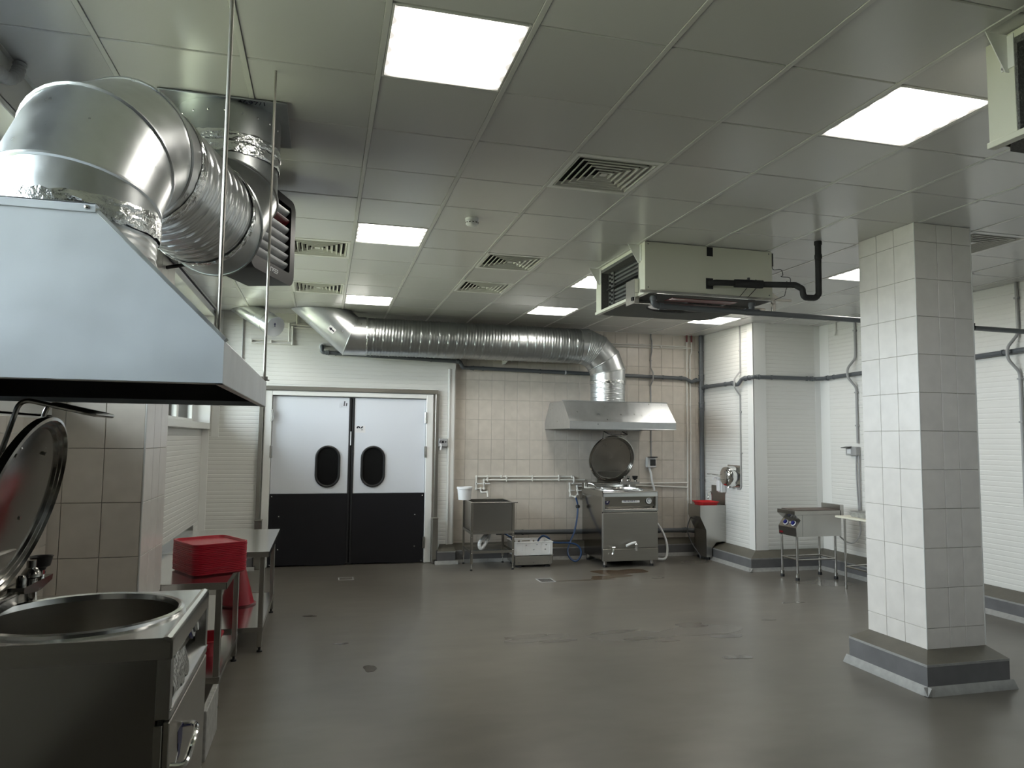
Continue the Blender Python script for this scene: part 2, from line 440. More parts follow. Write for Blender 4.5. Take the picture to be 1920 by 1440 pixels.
# ---- ceiling
ce = struct(MB().box(-2.0, 7.0, Y0-.2, 8.0, H+.03, H+.15).build('ceiling', 'void'))
tag(ce, 'suspended ceiling of grey painted metal panels', 'ceiling')
LIGHTS = [(0,0), (4,0), (0,5), (0,10), (4,7), (4,10), (8,10), (8,5)]
VENTS = [(2,2), (2,6), (2,8), (-1,6), (-1,9), (8,3)]
G = 0.6
for i in range(-3, 12):
    x0, x1 = max(i*G, XL), min(i*G+G, XR)
    for j in range(-7, 13):
        y0, y1 = j*G, min(j*G+G, YD if x0 < 1.5 else YT)
        if (i, j) in LIGHTS or (i, j) in VENTS: continue
        if x0 >= XB-.05 and y0 >= YB-.3: 
            if x0 > XB: y1 = min(y1, YB)
        if y1-y0 < .05 or x1-x0 < .05: continue
        dx = 0.011; dy = 0.0035
        piece('ceiling_panel', x1-x0-2*dx, y1-y0-2*dy, 0.02, 0.004, 'ceiling_paint', ((x0+x1)/2, (y0+y1)/2, H + random.uniform(0, .0015)), ce)
for i in range(-2, 12):
    x = i*G
    y1 = YD if x < 1.5 else (YT if x < XB else YB)
    MB().box(x-.012, x+.012, Y0, y1, H-.003, H+.028, .001).build('grid_runner', 'grid_paint', ce)
MB().box(XL, XR, Y0, -7*G, H, H+.02).build('plain_ceiling', 'ceiling_paint', ce)
for a in ((XL, XL+.022, Y0, 7.65), (XR-.022, XR, Y0, YB)): MB().box(*a, H-.003, H+.02, .001).build('wall_angle', 'grid_paint', ce)
for a in ((XL, 1.66, YD-.022, YD), (1.66, XB, YT-.022, YT), (XB, XR, YB-.022, YB)): MB().box(*a, H-.003, H+.02, .001).build('wall_angle', 'grid_paint', ce)
MB().box(XB-.022, XB, YB, YT, H-.003, H+.02, .001).build('wall_angle', 'grid_paint', ce)
# ---- ribbed sandwich panel (horizontal micro ribs)
def rib_profile(z0, z1, d=0.0022, pitch=0.056):
    pr = [(0.0, z0), (-.004, z0+.006)]; z = z0+.02
    n = int((z1-z0-.03)/pitch)
    for k in range(n):
        a = z + k*pitch
        pr += [(-.004, a), (-.004+d, a+.005), (-.004+d, a+.013), (-.004, a+.018)]
    pr += [(-.004, z1-.006), (0.0, z1)]
    return pr
PZ = [0.0, 1.12, 2.24, 3.36, H]
def panels(parent, axis, plane, sgn, a0, a1, z0=0.0, z1=H):
    """ribbed panels on a wall; axis along which they run; sgn = side the face looks to"""
    for k in range(4):
        za, zb = max(PZ[k], z0), min(PZ[k+1], z1)
        if zb-za < .04: continue
        pr = [(plane - sgn*u_, z) for u_, z in rib_profile(za, zb)]
        pr = [(plane - sgn*.0, za)] + pr + [(plane, zb)]
        MB().strip(pr, axis, a0, a1).build('wall_panel', 'panel_white', parent, smooth=20)
def tiles(parent, axis, plane, sgn, cols, rows, material, t=0.007, gap=0.0034):
    """cols/rows: joint positions; every tile its own slab"""
    for c0, c1 in zip(cols[:-1], cols[1:]):
        for z0, z1 in zip(rows[:-1], rows[1:]):
            cw, cz = c1-c0-gap, z1-z0-gap
            if cw < .02 or cz < .02: continue
            if axis == 'x': piece('wall_tile', cw, t, cz, .0015, material, ((c0+c1)/2, plane+sgn*t/2, z0+gap/2), parent)
            else: piece('wall_tile', t, cw, cz, .0015, material, (plane+sgn*t/2, (c0+c1)/2, z0+gap/2), parent)
# ---- back wall: door part (white panels) and tiled part
wd_ = MB(); wd_.box(-2.0, -.95, YD, YD+.3, 0, H); wd_.box(1.33, 1.66, YD, YD+.3, 0, H); wd_.box(-.95, 1.33, YD, YD+.3, 2.40, H); wd_.box(-.95, 1.33, YD+.12, YD+.3, 0, 2.40); wb = MB().box(1.66, 5.9, YT, YT+.2, 0, H)
wb = struct(wb.build('wall_back', 'grout')); tag(wb, 'back wall clad in beige tiles', 'wall')
wd_ = struct(wd_.build('wall_door', 'panel_white')); tag(wd_, 'back wall of white ribbed panels around the swing doors', 'wall')
panels(wd_, 'x', YD, -1, -1.77, -.95); panels(wd_, 'x', YD, -1, -.95, 1.36, z0=2.40); panels(wd_, 'x', YD, -1, 1.36, 1.55)
cols = [1.66] + [1.83+.1985*k for k in range(20)] + [XB]
rows = [0.0] + [0.285+.2945*k for k in range(11)] + [H]
tiles(wb, 'x', YT, -1, cols, rows, 'tile_beige')
# ---- corner block and right wall
wk = struct(MB().box(XB, 7.1, YB, YT+.2, 0, H).build('wall_block', 'panel_white')); tag(wk, 'boxed corner of white ribbed panels beside the hand basin', 'wall')
panels(wk, 'y', XB, -1, YB+.14, YT); panels(wk, 'x', YB, -1, XB+.2, XR)
wr = struct(MB().box(XR, 7.1, Y0, YB, 0, H).build('wall_right', 'panel_white')); tag(wr, 'right wall of white ribbed panels', 'wall')
panels(wr, 'y', XR, -1, Y0, YB-.2)
wf = struct(MB().box(-2.0, 7.1, Y0-.2, Y0, 0, H).build('wall_front', 'dimmed_end_wall')); tag(wf, 'plain wall behind the viewer, coloured dark to dim that end', 'wall')
# ---- left wall with two ribbon windows
wl = MB()
wl.box(-2.0, -1.78, 2.3, YD, 0, 1.86); wl.box(-2.0, XL, Y0, 1.72, 0, 1.87)
wl.box(-2.0, -1.67, 2.3, YD, 3.40, H); wl.box(-2.0, XL, Y0, 1.72, 3.27, H)
wl.box(-2.0, -1.70, 1.72, 2.33, 0, H); wl.box(-2.0, -1.67, 7.57, YD, 1.86, H)
wl.box(-2.0, XL, Y0, -3.6, 1.87, 3.4)
wl = struct(wl.build('wall_left', 'panel_white')); tag(wl, 'left wall with ribbon windows high up', 'wall')
for k in range(2):
    za, zb = PZ[k], min(PZ[k+1], 1.85)
    pr = [(-1.775, za)] + [(-1.774 + .0 - u_, z) for u_, z in rib_profile(za, zb)] + [(-1.775, zb)]
    MB().strip(pr, 'y', 2.33, YD).build('wall_panel', 'panel_white', wl, smooth=20)
tiles(wl, 'y', XL, 1, [0.32+.2*k for k in range(8)], [.27+.3*k for k in range(6)]+[1.85], 'tile_beige')
for n, (ya, yb) in enumerate(((2.33, 7.57), (-3.6, 1.72))):
    xo = -1.655 if n == 0 else XL
    zh = 3.37 if n == 0 else 3.24
    wo = struct(thing('window_%d' % (n+1), 'wide high window with white frame in the left wall', 'window', (-1.8, (ya+yb)/2, 1.86)))
    # casing: sill board, head, jambs (proud of the wall below)
    MB().box(-1.98, xo+.0, ya, yb, 1.855, 1.935, .004).build('window_sill', 'window_pvc', wo)
    MB().box(-1.98, xo, ya, yb, zh, zh+.04, .004).build('head_casing', 'window_pvc', wo)
    for yy in (ya, yb-.05): MB().box(-1.98, xo, yy, yy+.05, 1.935, zh, .004).build('jamb_casing', 'window_pvc', wo)
    ns = 5 if n == 0 else 5
    st = (yb-ya-.1)/ns
    for k in range(ns):
        a, b = ya+.05+k*st, ya+.05+(k+1)*st
        fr = MB(); x0, x1 = -1.93, -1.87; q = .055
        fr.box(x0, x1, a, b, 1.935, 1.935+q, .004); fr.box(x0, x1, a, b, zh-q, zh, .004); fr.box(x0, x1, a, a+q, 1.935+q, zh-q, .004); fr.box(x0, x1, b-q, b, 1.935+q, zh-q, .004)
        fo = fr.build('sash_frame', 'window_pvc', wo)
        MB().box(-1.904, -1.898, a+q, b-q, 1.935+q, zh-q).build('pane', 'window_glass', fo)
        MB().box(x1, x1+.03, b-q+.012, b-q+.036, 2.55, 2.68, .004).build('handle', 'window_pvc', fo)
# ---- tiled pilaster on the left wall
px0, px1, py0, py1 = -1.70, -1.175, 1.735, 2.315
wp = struct(MB().box(px0, px1, py0, py1, 0, H).build('wall_pilaster', 'grout')); tag(wp, 'tiled pilaster standing out from the left wall', 'pilaster')
prow = [0.0, .19] + [.19+.3*k for k in range(1, 11)] + [H]
tiles(wp, 'x', py0, -1, [-1.70, -1.575, -1.375, -1.175], prow, 'tile_beige')
tiles(wp, 'y', px1, 1, [py0-.007, py0+.2, py0+.38, py1], prow, 'tile_light')
MB().box(px1, px1+.009, py0-.009, py0, 0, H, .002).build('corner_strip', 'grid_paint', wp)
# ---- free-standing pillar
ax0, ax1, ay0, ay1 = 4.165, 4.695, 1.755, 2.335
wq = struct(MB().box(ax0, ax1, ay0, ay1, 0, H).build('wall_pillar', 'grout')); tag(wq, 'square free-standing pillar clad in pale tiles', 'pillar')
qrow = [.245, .40] + [.40+.2925*k for k in range(1, 11)] + [H]
cy = [ay0-.007, ay0+.20, ay0+.385, ay1+.007]; cx = [ax0, ax0+.205, ax0+.352, ax1]
tiles(wq, 'y', ax0, -1, cy, qrow, 'tile_light'); tiles(wq, 'y', ax1, 1, cy, qrow, 'tile_light')
tiles(wq, 'x', ay0, -1, cx, qrow, 'tile_light'); tiles(wq, 'x', ay1, 1, cx, qrow, 'tile_light')
for xx in (ax0-.008, ax1-.001):
    MB().box(xx, xx+.009, ay0-.009, ay0, .245, H, .002).build('corner_strip', 'grid_paint', wq)
# ---- plinths (sloped top, upright face, pale cove strip at the floor)
def plinth(name, path, mats=('plinth_grey', 'plinth_top', 'plinth_strip'), out=.20, zt=.25, zm=.175, zs=.05, ext=1.0, label=None):
    """path: (inner x,y, outer x,y) stations at the wall and at the plinth's outer face"""
    o = struct(thing(name, label or 'grey sloped plinth along the foot of the wall', 'plinth', (path[0][0], path[0][1], 0)))
    for k in range(len(path)-1):
        (ix, iy, ox, oy), (jx, jy, qx, qy) = path[k], path[k+1]
        dn = Vector((oy-qy, qx-ox, 0)).normalized()
        cen = Vector(((ix+jx)/2, (iy+jy)/2, 0)) - Vector(((ox+qx)/2, (oy+qy)/2, 0))
        if dn.dot(cen) > 0: dn = -dn
        MB().add([(ix,iy,zt),(jx,jy,zt),(qx,qy,zm),(ox,oy,zm),(ix,iy,0),(jx,jy,0),(qx,qy,0),(ox,oy,0)],
                 [(3,7,6,2),(0,4,7,3),(1,2,6,5),(4,5,6,7),(0,1,5,4)]).build('face_board', mats[0], o)
        MB().add([(ix,iy,zt+.004),(jx,jy,zt+.004),(qx,qy,zm+.004),(ox,oy,zm+.004),(ix,iy,zt),(jx,jy,zt),(qx,qy,zm),(ox,oy,zm)],
                 [(0,1,2,3),(0,4,5,1),(1,5,6,2),(2,6,7,3),(3,7,4,0)]).build('top_board', mats[1], o)
        e = .035; a = Vector((ox,oy,0)); b = Vector((qx,qy,0)); t = (b-a).normalized()*e*ext; a = a-t; b = b+t
        MB().add([a, b, b+dn*e, a+dn*e, a+Vector((0,0,zs)), b+Vector((0,0,zs)), b+dn*e+Vector((0,0,.004)), a+dn*e+Vector((0,0,.004))],
                 [(0,1,5,4),(4,5,6,7),(7,6,2,3),(0,4,7,3),(1,2,6,5)]).build('cove_strip', mats[2], o)
        a = a+t; b = b-t
        MB().add([a+dn*.002+Vector((0,0,zm-.012)), b+dn*.002+Vector((0,0,zm-.012)), b+dn*.002+Vector((0,0,zm+.005)), a+dn*.002+Vector((0,0,zm+.005)), a+Vector((0,0,zm-.012)), b+Vector((0,0,zm-.012)), b+Vector((0,0,zm+.005)), a+Vector((0,0,zm+.005))],
                 [(0,1,2,3),(4,7,6,5),(0,4,5,1),(3,2,6,7),(0,3,7,4),(1,5,6,2)]).build('edge_strip', mats[2], o)
    return o
pw = .22
plinth('baseboard_pillar', [(ax0, ay1, ax0-.2, ay1), (ax0, ay0, ax0-.2, ay0-.2), (ax1, ay0, ax1, ay0-.2)], zm=.205, zs=.06, label='grey sloped plinth around the foot of the pillar')
plinth('baseboard_back', [(1.66, YD, 1.66, YD-.2), (1.46, YD, 1.40, YD-.2)], label='short grey plinth between the door and the tiled wall')
plinth('baseboard_tiles', [(1.66, YT, 1.66, YT-pw), (XB, YT, XB-pw, YT-pw)], label='grey sloped plinth under the tiled wall')
plinth('baseboard_block', [(XB, YT, XB-pw, YT-pw), (XB, YB, XB-pw, YB-pw), (XR, YB, XR-pw, YB-pw)], label='grey sloped plinth around the boxed corner')
plinth('baseboard_right', [(XR, YB, XR-pw, YB-pw), (XR, Y0, XR-pw, Y0)], label='grey sloped plinth along the right wall')
plinth('baseboard_left', [(-1.775, YD, -1.57, YD-.2), (-1.06, YD, -1.06, YD-.2)], label='grey plinth beside the left door post')
plinth('baseboard_window', [(-1.775, 2.33, -1.57, 2.33), (-1.775, YD, -1.57, YD-.2)], label='grey plinth under the far window')
# ---- corner and edge trims
def trim(k, b, label): 
    o = struct(b.build('trim_%d' % k, 'trim_white')); tag(o, label, 'trim'); return o
trim(1, MB().box(1.55, 1.645, YD-.012, YD, .25, 2.78, .002).box(1.55, 1.575, YD-.03, YD, .25, 2.78, .003), 'white edge trim where panels meet the tiled wall')
trim(2, MB().box(XB-.008, XB, YB-.008, YB+.14, .25, H, .001).box(XB-.008, XB+.2, YB-.008, YB, .25, H, .001), 'smooth white corner trim of the boxed corner')
trim(3, MB().box(XR-.1, XR, YB-.006, YB, .25, H, .001).box(XR-.006, XR, YB-.2, YB, .25, H, .001), 'smooth white trim in the inner corner behind the griddle')
trim(4, MB().box(-1.77, -1.68, YD-.012, YD, .25, 1.85, .002), 'white corner trim below the far window')
trim(5, MB().box(-1.655, -1.56, YD-.012, YD, 1.75, H, .002), 'white corner trim beside the far window')
# ---- outside
tag(struct(MB().box(-60, -2.05, -50, 60, -.6, -.5).build('ground_outside', 'bounce_ground')), 'unseen ground outside the windows, made pale to bounce light in', 'ground')

# ================================================================== DOORS
trm = struct(thing('trim_6', 'steel door surround with white jambs', 'door frame', (.19, YD, 0)))
MB().box(-1.0, 1.40, YD-.05, YD-.001, 2.405, 2.462, .004).build('bumper_rail', 'stainless_brushed', trm)
MB().box(1.365, 1.415, YD-.05, YD-.001, .645, 2.405, .004).build('bumper_rail', 'stainless_brushed', trm)
MB().box(-1.05, -1.0, YD-.05, YD-.001, .66, 2.405, .004).build('bumper_rail', 'stainless_brushed', trm)
MB().box(-.985, -.885, YD-.03, YD+.12, 0.002, 2.40, .006).build('jamb', 'trim_white', trm)
MB().box(1.235, 1.335, YD-.03, YD+.12, 0.002, 2.40, .006).build('jamb', 'trim_white', trm)
MB().box(-.885, 1.235, YD-.03, YD+.12, 2.335, 2.40, .006).build('head_jamb', 'trim_white', trm)
MB().box(.10, .27, YD+.062, YD+.075, .02, 2.32).build('dark_gap', 'rubber', trm)
for zz in (.66, 2.3):
    pass
def stadium(cx, cz, hw, hh, y, n=14):
    pts = []
    for s_, c0 in ((1, cz+hh-hw), (-1, cz-hh+hw)):
        for i in range(n+1):
            t = math.pi*i/n if s_ > 0 else math.pi+math.pi*i/n
            pts.append(Vector((cx+hw*math.cos(t), y, c0+hw*math.sin(t))))
    return pts
def door(k, x0, x1, wx, edge, label):
    d = struct(thing('door_%d' % k, label, 'door', ((x0+x1)/2, YD+.02, 0)))
    yb, yf = YD+.06, YD+.015
    lf = MB().box(x0, x1, yf, yb, .985, 2.325, .004).build('leaf', 'door_white', d)
    kick = MB()
    # rubber-like kick panel, slightly bowed
    n = 12; vs = []
    for i in range(n+1):
        x = x0 + (x1-x0)*i/n
        for z in (.015 + .012*math.sin(i*.5), .985): vs.append((x, yf-.008 - .012*math.sin(math.pi*i/n), z))
    kick.add(vs, [(2*i, 2*i+2, 2*i+3, 2*i+1) for i in range(n)]); kick.box(x0, x1, yf-.004, yb, .018, .985)
    kk = kick.build('kick_panel', 'door_black', d)
    sgn = 1 if edge > 0 else -1
    ex = x1 if edge > 0 else x0
    MB().box(ex, ex+sgn*.03, yf-.006, yb-.004, .03, 2.325, .004).build('edge_seal', 'rubber', d)
    ring = stadium(wx, 1.36, .155, .275, yf-.004); wfr = MB().tube(ring, .017, 8, closed=True).build('window_frame', 'black_plastic', d)
    s2 = stadium(wx, 1.36, .15, .27, yf-.003); s3 = [p+Vector((0, .004, 0)) for p in s2]; nn = len(s2)
    MB().add(s2+s3, [tuple(range(nn)), tuple(range(2*nn-1, nn-1, -1))]+[(i, (i+1) % nn, (i+1) % nn+nn, i+nn) for i in range(nn)]).build('window_pane', 'glass_dark', d)
    hx = x0 if edge > 0 else x1
    for zz in ((2.055, 1.56) if edge > 0 else (2.06, 1.57, .29)):
        MB().box(hx-.018, hx+.018, YD-.036, YD-.02, zz-.08, zz+.08, .003).cyl((hx, YD-.036, zz-.08), (hx, YD-.036, zz+.08), .010, 10).build('hinge', 'stainless', d)
    side = hx + (.03 if edge > 0 else -.03); mid = hx + (.13 if edge > 0 else -.13)
    for bx, bz in ((side, .95), (mid, .68), (mid, .235), (side, .03)):
        MB().lathe([(.010, 0), (.009, .003), (0.0, .005)], (bx, yf-.012, bz), (0,-1,0), 10).build('bolt', 'stainless_bright', kk)
    return d, yf
d1, yf = door(1, -.88, .15, -.125, 1, 'left swing door leaf, white above and black below')
d2, yf = door(2, .225, 1.23, .495, -1, 'right swing door leaf numbered 96, white above and black below')
pl = MB().box(.235, .375, yf-.0015, yf, 1.835, 1.935).build('number_plate', 'paper', d2)
text_mesh('number_lettering', '96', .098, M_front(.305, yf-.003, 1.885), 'ink', d2, sx=1.02, bold=.0035)
# small maker's mark on the left leaf: two dark bars, two pale outlines, a thin underline
mk = MB()
def bar(mb, x, z0, z1, lean, wd): mb.add([(x-wd/2, yf-.0015, z0), (x+wd/2, yf-.0015, z0), (x+wd/2+lean, yf-.0015, z1), (x-wd/2+lean, yf-.0015, z1), (x-wd/2, yf, z0), (x+wd/2, yf, z0), (x+wd/2+lean, yf, z1), (x-wd/2+lean, yf, z1)], [(0,1,2,3),(4,7,6,5),(0,4,5,1),(1,5,6,2),(2,6,7,3),(3,7,4,0)])
bar(mk, .075, 2.205, 2.275, .008, .016); bar(mk, .105, 2.205, 2.248, .006, .018); mk.build('logo_bars', 'ink_grey', d1)
mo = MB()
for x, z0, z1 in ((.022, 2.178, 2.250), (.047, 2.195, 2.250)):
    mo.tube([(x-.008, yf-.001, z0), (x+.008, yf-.001, z0), (x+.015, yf-.001, z1), (x-.001, yf-.001, z1)], .0014, 5, closed=True)
mo.tube([(.03, yf-.001, 2.190), (.115, yf-.001, 2.190)], .0014, 5); mo.build('logo_outline', 'ink_pale', d1)
MB().box(.172, .186, yf-.012, yf-.004, 1.655, 1.85, .003).build('gap_light_strip', 'white_plastic', d1)  # white strip painted for the light peeking between the leaves
for k, (x0, x1, zt) in enumerate(((-1.055, -.955, .65), (1.335, 1.415, .64))):
    b = thing('door_bollard', ('steel guard post standing by the left door jamb' if k == 0 else 'steel guard post standing by the right door jamb'), 'bollard', ((x0+x1)/2, YD-.12, 0), group='door guard posts')
    MB().box(x0, x1, YD-.15, YD-.055, 0, zt, .008).build('post', 'stainless', b)
    MB().box(x0-.003, x1+.003, YD-.153, YD-.052, zt-.012, zt+.004, .003).build('cap', 'stainless_brushed', b)

# ================================================================== CEILING FIXTURES
LL = {(0,0): 'lit square ceiling light beside the threaded hood rods, farthest from the swing doors', (4,0): 'lit square ceiling light panel beside the nearer fan coil unit',
      (0,5): 'lit square ceiling light panel between the smoke detector and a square air diffuser', (0,10): 'lit square ceiling light panel right above the spiral duct at the doors',
      (4,7): 'lit square ceiling light panel just behind the fan coil unit with the black pipe', (4,10): 'lit square ceiling light panel near the far bend of the spiral duct',
      (8,10): 'lit square ceiling light panel over the boxed corner', (8,5): 'lit square ceiling light panel half hidden behind the tiled pillar'}
for (i, j) in LIGHTS:
    cx_, cy_ = i*G+.3, j*G+.3
    t = thing('ceiling_light', LL[i, j], 'light', (cx_, cy_, H-.002), group='square ceiling light panels', local=True)
    fr = MB()
    for a in (-1, 1):
        fr.box(a*.287, a*.274, -.297, .297, 0, .022, .002); fr.box(-.274, .274, a*.297, a*.283, 0, .022, .002)
    fr.build('frame', 'grid_paint', t)
    MB().box(-.275, .275, -.284, .284, .004, .012).build('diffuser', 'lamp_diffuser', t)
VL = {(2,2): 'square white air diffuser with nested louvers farthest from the swing doors', (2,6): 'square white air diffuser ahead of the fan coil unit, second nearest the tiled wall',
      (2,8): 'square white air diffuser closest to the tiled wall', (-1,6): 'square white air diffuser beside the black heater',
      (-1,9): 'square white air diffuser nearest the swing doors, above the short capped duct', (8,3): 'square air diffuser partly hidden by the tiled pillar'}
vp = None
for (i, j) in VENTS:
    loc = (i*G+.3, j*G+.3, H-.004)
    if vp is None:
        vp = thing('air_diffuser', VL[i, j], 'vent', loc, group='square ceiling diffusers', local=True)
        fr = MB()
        for a in (-1, 1):
            fr.box(a*.287, a*.262, -.298, .298, 0, .012, .002); fr.box(-.262, .262, a*.298, a*.262, 0, .012, .002)
        fr.build('frame', 'trim_white', vp)
        MB().box(-.28, .28, -.28, .28, .030, .0335).box(-.27, -.262, -.27, .27, .006, .030).box(.262, .27, -.27, .27, .006, .030).box(-.262, .262, -.27, -.262, .006, .030).box(-.262, .262, .262, .27, .006, .030).build('back_box', 'void', vp)  # black box: darkness behind the louvers put into the colour
        for k in range(6):
            o_, h_ = .258-.041*k, .022
            i_ = o_-.020
            sq = ((-1,-1),(1,-1),(1,1),(-1,1))
            rg = [(o_, .0), (o_-.008, .0), (o_-.010, .006), (i_-.004, .004+h_), (i_, .004+h_), (o_, .006)]   # lip, inner face, top edge, outer face
            vs = [(sx*a_, sy*a_, z_) for a_, z_ in rg for sx, sy in sq]; fs = []; m_ = len(rg)
            for p_ in range(m_):
                for q in range(4): fs.append((4*p_+q, 4*p_+(q+1) % 4, 4*((p_+1) % m_)+(q+1) % 4, 4*((p_+1) % m_)+q))
            MB().add(vs, fs).build('louver', 'vent_white', vp)
        MB().box(-.022, .022, -.022, .022, .004, .01, .002).build('centre_plate', 'trim_white', vp)
    else:
        c = copy_tree(vp); c.location = loc; tag(c, VL[i, j], 'vent', 'square ceiling diffusers')
t = thing('smoke_detector', 'round white smoke detector on a ceiling panel', 'detector', (.868, 2.642, H), local=True)
MB().lathe([(.052, 0), (.052, -.018), (.047, -.022)], n=28).build('base', 'white_plastic', t)
MB().lathe([(.044, -.022), (.050, -.030), (.050, -.042), (.042, -.052), (.022, -.058), (0, -.059)], n=28).build('head', 'white_plastic', t)
for k in range(12):
    a = 2*math.pi*k/12; MB().box(.0485, .0515, -.006, .006, -.040, -.033, M=Matrix.Rotation(a, 4, 'Z')).build('slot', 'void', t)

# ================================================================== NEAR HOOD
HX0, HX1, HY0, HY1, HZ0, HZ1, HZ2 = -1.60, -.457, -.75, .70, 1.902, 2.012, 2.325
TX0, TX1 = -1.36, -.772
def hood_shape(t, prof_axis, plane_a, plane_b, b0, b1, t0, t1, z0, z1, z2, m, hood_dark='hood_dark'):
    """prismatic canopy: skirt + sloping front/back; profile across prof_axis; ends are flat plates"""
    th = .006
    end = [(b0, z0), (b1, z0), (b1, z1), (t1, z2), (t0, z2), (b0, z1)]
    ax = 'y' if prof_axis == 'x' else 'x'
    d = 1 if plane_b > plane_a else -1
    MB().prism(end, ax, plane_a, plane_a+d*.008).build('end_plate', m, t)
    MB().prism(end, ax, plane_b-d*.008, plane_b).build('end_plate', m, t)
    i0, i1 = plane_a+d*.008, plane_b-d*.008
    def plate(p, q, name, mm=m):
        (u0, w0), (u1, w1) = p, q; n = Vector((w1-w0, u0-u1)).normalized()*th
        c_ = Vector(((b0+b1)/2, z1)); mid = Vector(((u0+u1)/2, (w0+w1)/2))
        if n.dot(c_-mid) < 0: n = -n
        MB().prism([(u0, w0), (u1, w1), (u1+n.x, w1+n.y), (u0+n.x, w0+n.y)], ax, i0, i1).build(name, mm, t)
    plate((b1, z0), (b1, z1), 'skirt'); plate((b0, z0), (b0, z1), 'skirt'); plate((b1, z1), (t1, z2), 'sloped_plate'); plate((b0, z1), (t0, z2), 'sloped_plate')
    MB().prism([(t0, z2-.006), (t1, z2-.006), (t1, z2), (t0, z2)], ax, i0, i1).build('top_plate', m, t)
    # near-black lining inside
    e = .012
    lin = [(b0+e, z0+.02), (b0+e, z1), (t0+e, z2-.02), (t1-e, z2-.02), (b1-e, z1), (b1-e, z0+.02)]
    MB().strip(lin, ax, i0+d*.004, i1-d*.004).prism([(b0+e, z0+.02), (b1-e, z0+.02), (b1-e, z1), (t1-e, z2-.02), (t0+e, z2-.02), (b0+e, z1)], ax, i0+d*.002, i0+d*.005).prism([(b0+e, z0+.02), (b1-e, z0+.02), (b1-e, z1), (t1-e, z2-.02), (t0+e, z2-.02), (b0+e, z1)], ax, i1-d*.005, i1-d*.002).build('lining', hood_dark, t)
t = thing('extraction_hood', 'large galvanized extraction hood hung on threaded rods above the kettle beside the pilaster', 'hood', (-1.03, 0, HZ0))
hood_shape(t, 'x', HY0, HY1, HX0, HX1, TX0, TX1, HZ0, HZ1, HZ2, 'galvanized_dull')
MB().box(TX0, TX1, HY0-.004, HY0, HZ2-.002, HZ2+.022, .001).box(TX0, TX1, HY0-.004, HY0+.03, HZ2+.018, HZ2+.022, .001).build('top_lip', 'galvanized_dull', t)
# raised edge flange along the sloping corner and the front arris
sl = Vector((HX1-TX1, 0, HZ1-HZ2)); L_ = sl.length; ang = math.atan2(-sl.z, sl.x)
MB().box(0, L_, -.002, .035, 0, .010, .001, M=Matrix.Translation((TX1, HY0, HZ2)) @ Matrix.Rotation(ang, 4, 'Y')).build('edge_flange', 'galvanized', t)
MB().box(HX0, HX1, HY0, HY0+.02, HZ0-.003, HZ0, .001).box(HX1-.02, HX1, HY0, HY1, HZ0-.003, HZ0, .001).build('bottom_flange', 'stainless_brushed', t)
for k, (sx_, sz_) in enumerate(((TX1-.02, HZ2+.010), (TX1-.30, HZ2+.010))):
    MB().lathe([(.0065, 0), (.005, .004), (0, .006)], (sx_, HY0-.004, sz_), (0,-1,0), 12).build('rivet', 'stainless_bright', t)
for k, (rx, ry) in enumerate(((-.480, HY0+.055), (-.465, .685))):
    ro = MB().cyl((rx, ry, HZ1-.01), (rx, ry, H), .0056 if k == 0 else .006, 10).build('threaded_rod', 'stainless_brushed', t)
    MB().lathe([(.016, 0), (.016, .012)], (rx, ry, HZ1+.012), n=6).lathe([(.022, 0), (.022, .004)], (rx, ry, HZ1+.006), n=16).build('nut', 'stainless_brushed', ro)

# ================================================================== NEAR DUCT
r_ = .255
hd = Vector((.215, .977, 0)).normalized(); up3 = Vector((0, 0, 1))
end2 = Vector((-.735, 1.28, 0)); zc = 2.845
L3 = .215
J3 = None
c0 = Vector((-1.03, -.06, 0))
J1 = Vector((c0.x, c0.y, zc-1.366*L3)); J2 = J1 + (hd*.5+up3*.866)*L3; J3 = J2 + (hd*.866+up3*.5)*L3
L2 = .30
J5 = Vector((end2.x, end2.y, zc+.7071*L2)); J4 = Vector((end2.x, end2.y, zc)) - hd*.7071*L2
hd2 = (J4-J3).normalized()
t = thing('exhaust_duct', 'thick galvanized exhaust duct bending from the near hood up to the ceiling plate', 'duct', (c0.x, c0.y, HZ2))
side = up3.cross(hd2).normalized()
spiral_duct(t, (c0.x, c0.y, HZ2), (c0.x, c0.y, 2.47), r_-.006, 'galvanized', pitch=.07)
tape_band(t, (c0.x, c0.y, 2.475), (0,0,1), r_, .075, 3)
A0 = Vector((c0.x, c0.y, 2.44)); A4 = J3 + hd2*.12
mitre_duct(t, [A0, J1, J2, J3, A4], r_, side, 'galvanized')
B0 = J4 - hd2*.13
tape_band(t, A4, hd2, r_, .06, 5)
spiral_duct(t, A4, B0, r_-.004, 'galvanized', pitch=.075, ridge=.007)
tape_band(t, B0, hd2, r_, .045, 6)
B3 = Vector((end2.x, end2.y, 3.23))
mitre_duct(t, [B0, J4, J5, B3], r_, side, 'galvanized_dark')
tape_band(t, (end2.x, end2.y, 3.225), (0,0,1), r_+.002, .06, 8); tape_band(t, (end2.x, end2.y, 3.275), (0,0,1), r_+.006, .05, 9)
MB().lathe([(r_+.006, 3.28), (r_+.006, H-.002)], (end2.x, end2.y, 0), n=48, caps=False).build('collar', 'galvanized_dark', t)
MB().box(-1.04, -.43, 1.0, 1.59, H-.012, H-.004, .001).build('ceiling_plate', 'galvanized_dark', t)
text_mesh('marker_writing', '4697/1', .052, Matrix.Translation((-.60, 1.03, H-.013)) @ Matrix.Rotation(R(180), 4, 'Y') @ Matrix.Rotation(R(180), 4, 'Z'), 'ink', t)
for k in range(10):
    a = R(200+18*k); MB().lathe([(.006, 0), (0, .004)], (end2.x+(r_+.006)*math.cos(a), end2.y+(r_+.006)*math.sin(a), 3.40), (math.cos(a), math.sin(a), 0), 8).build('rivet', 'stainless_bright', t)

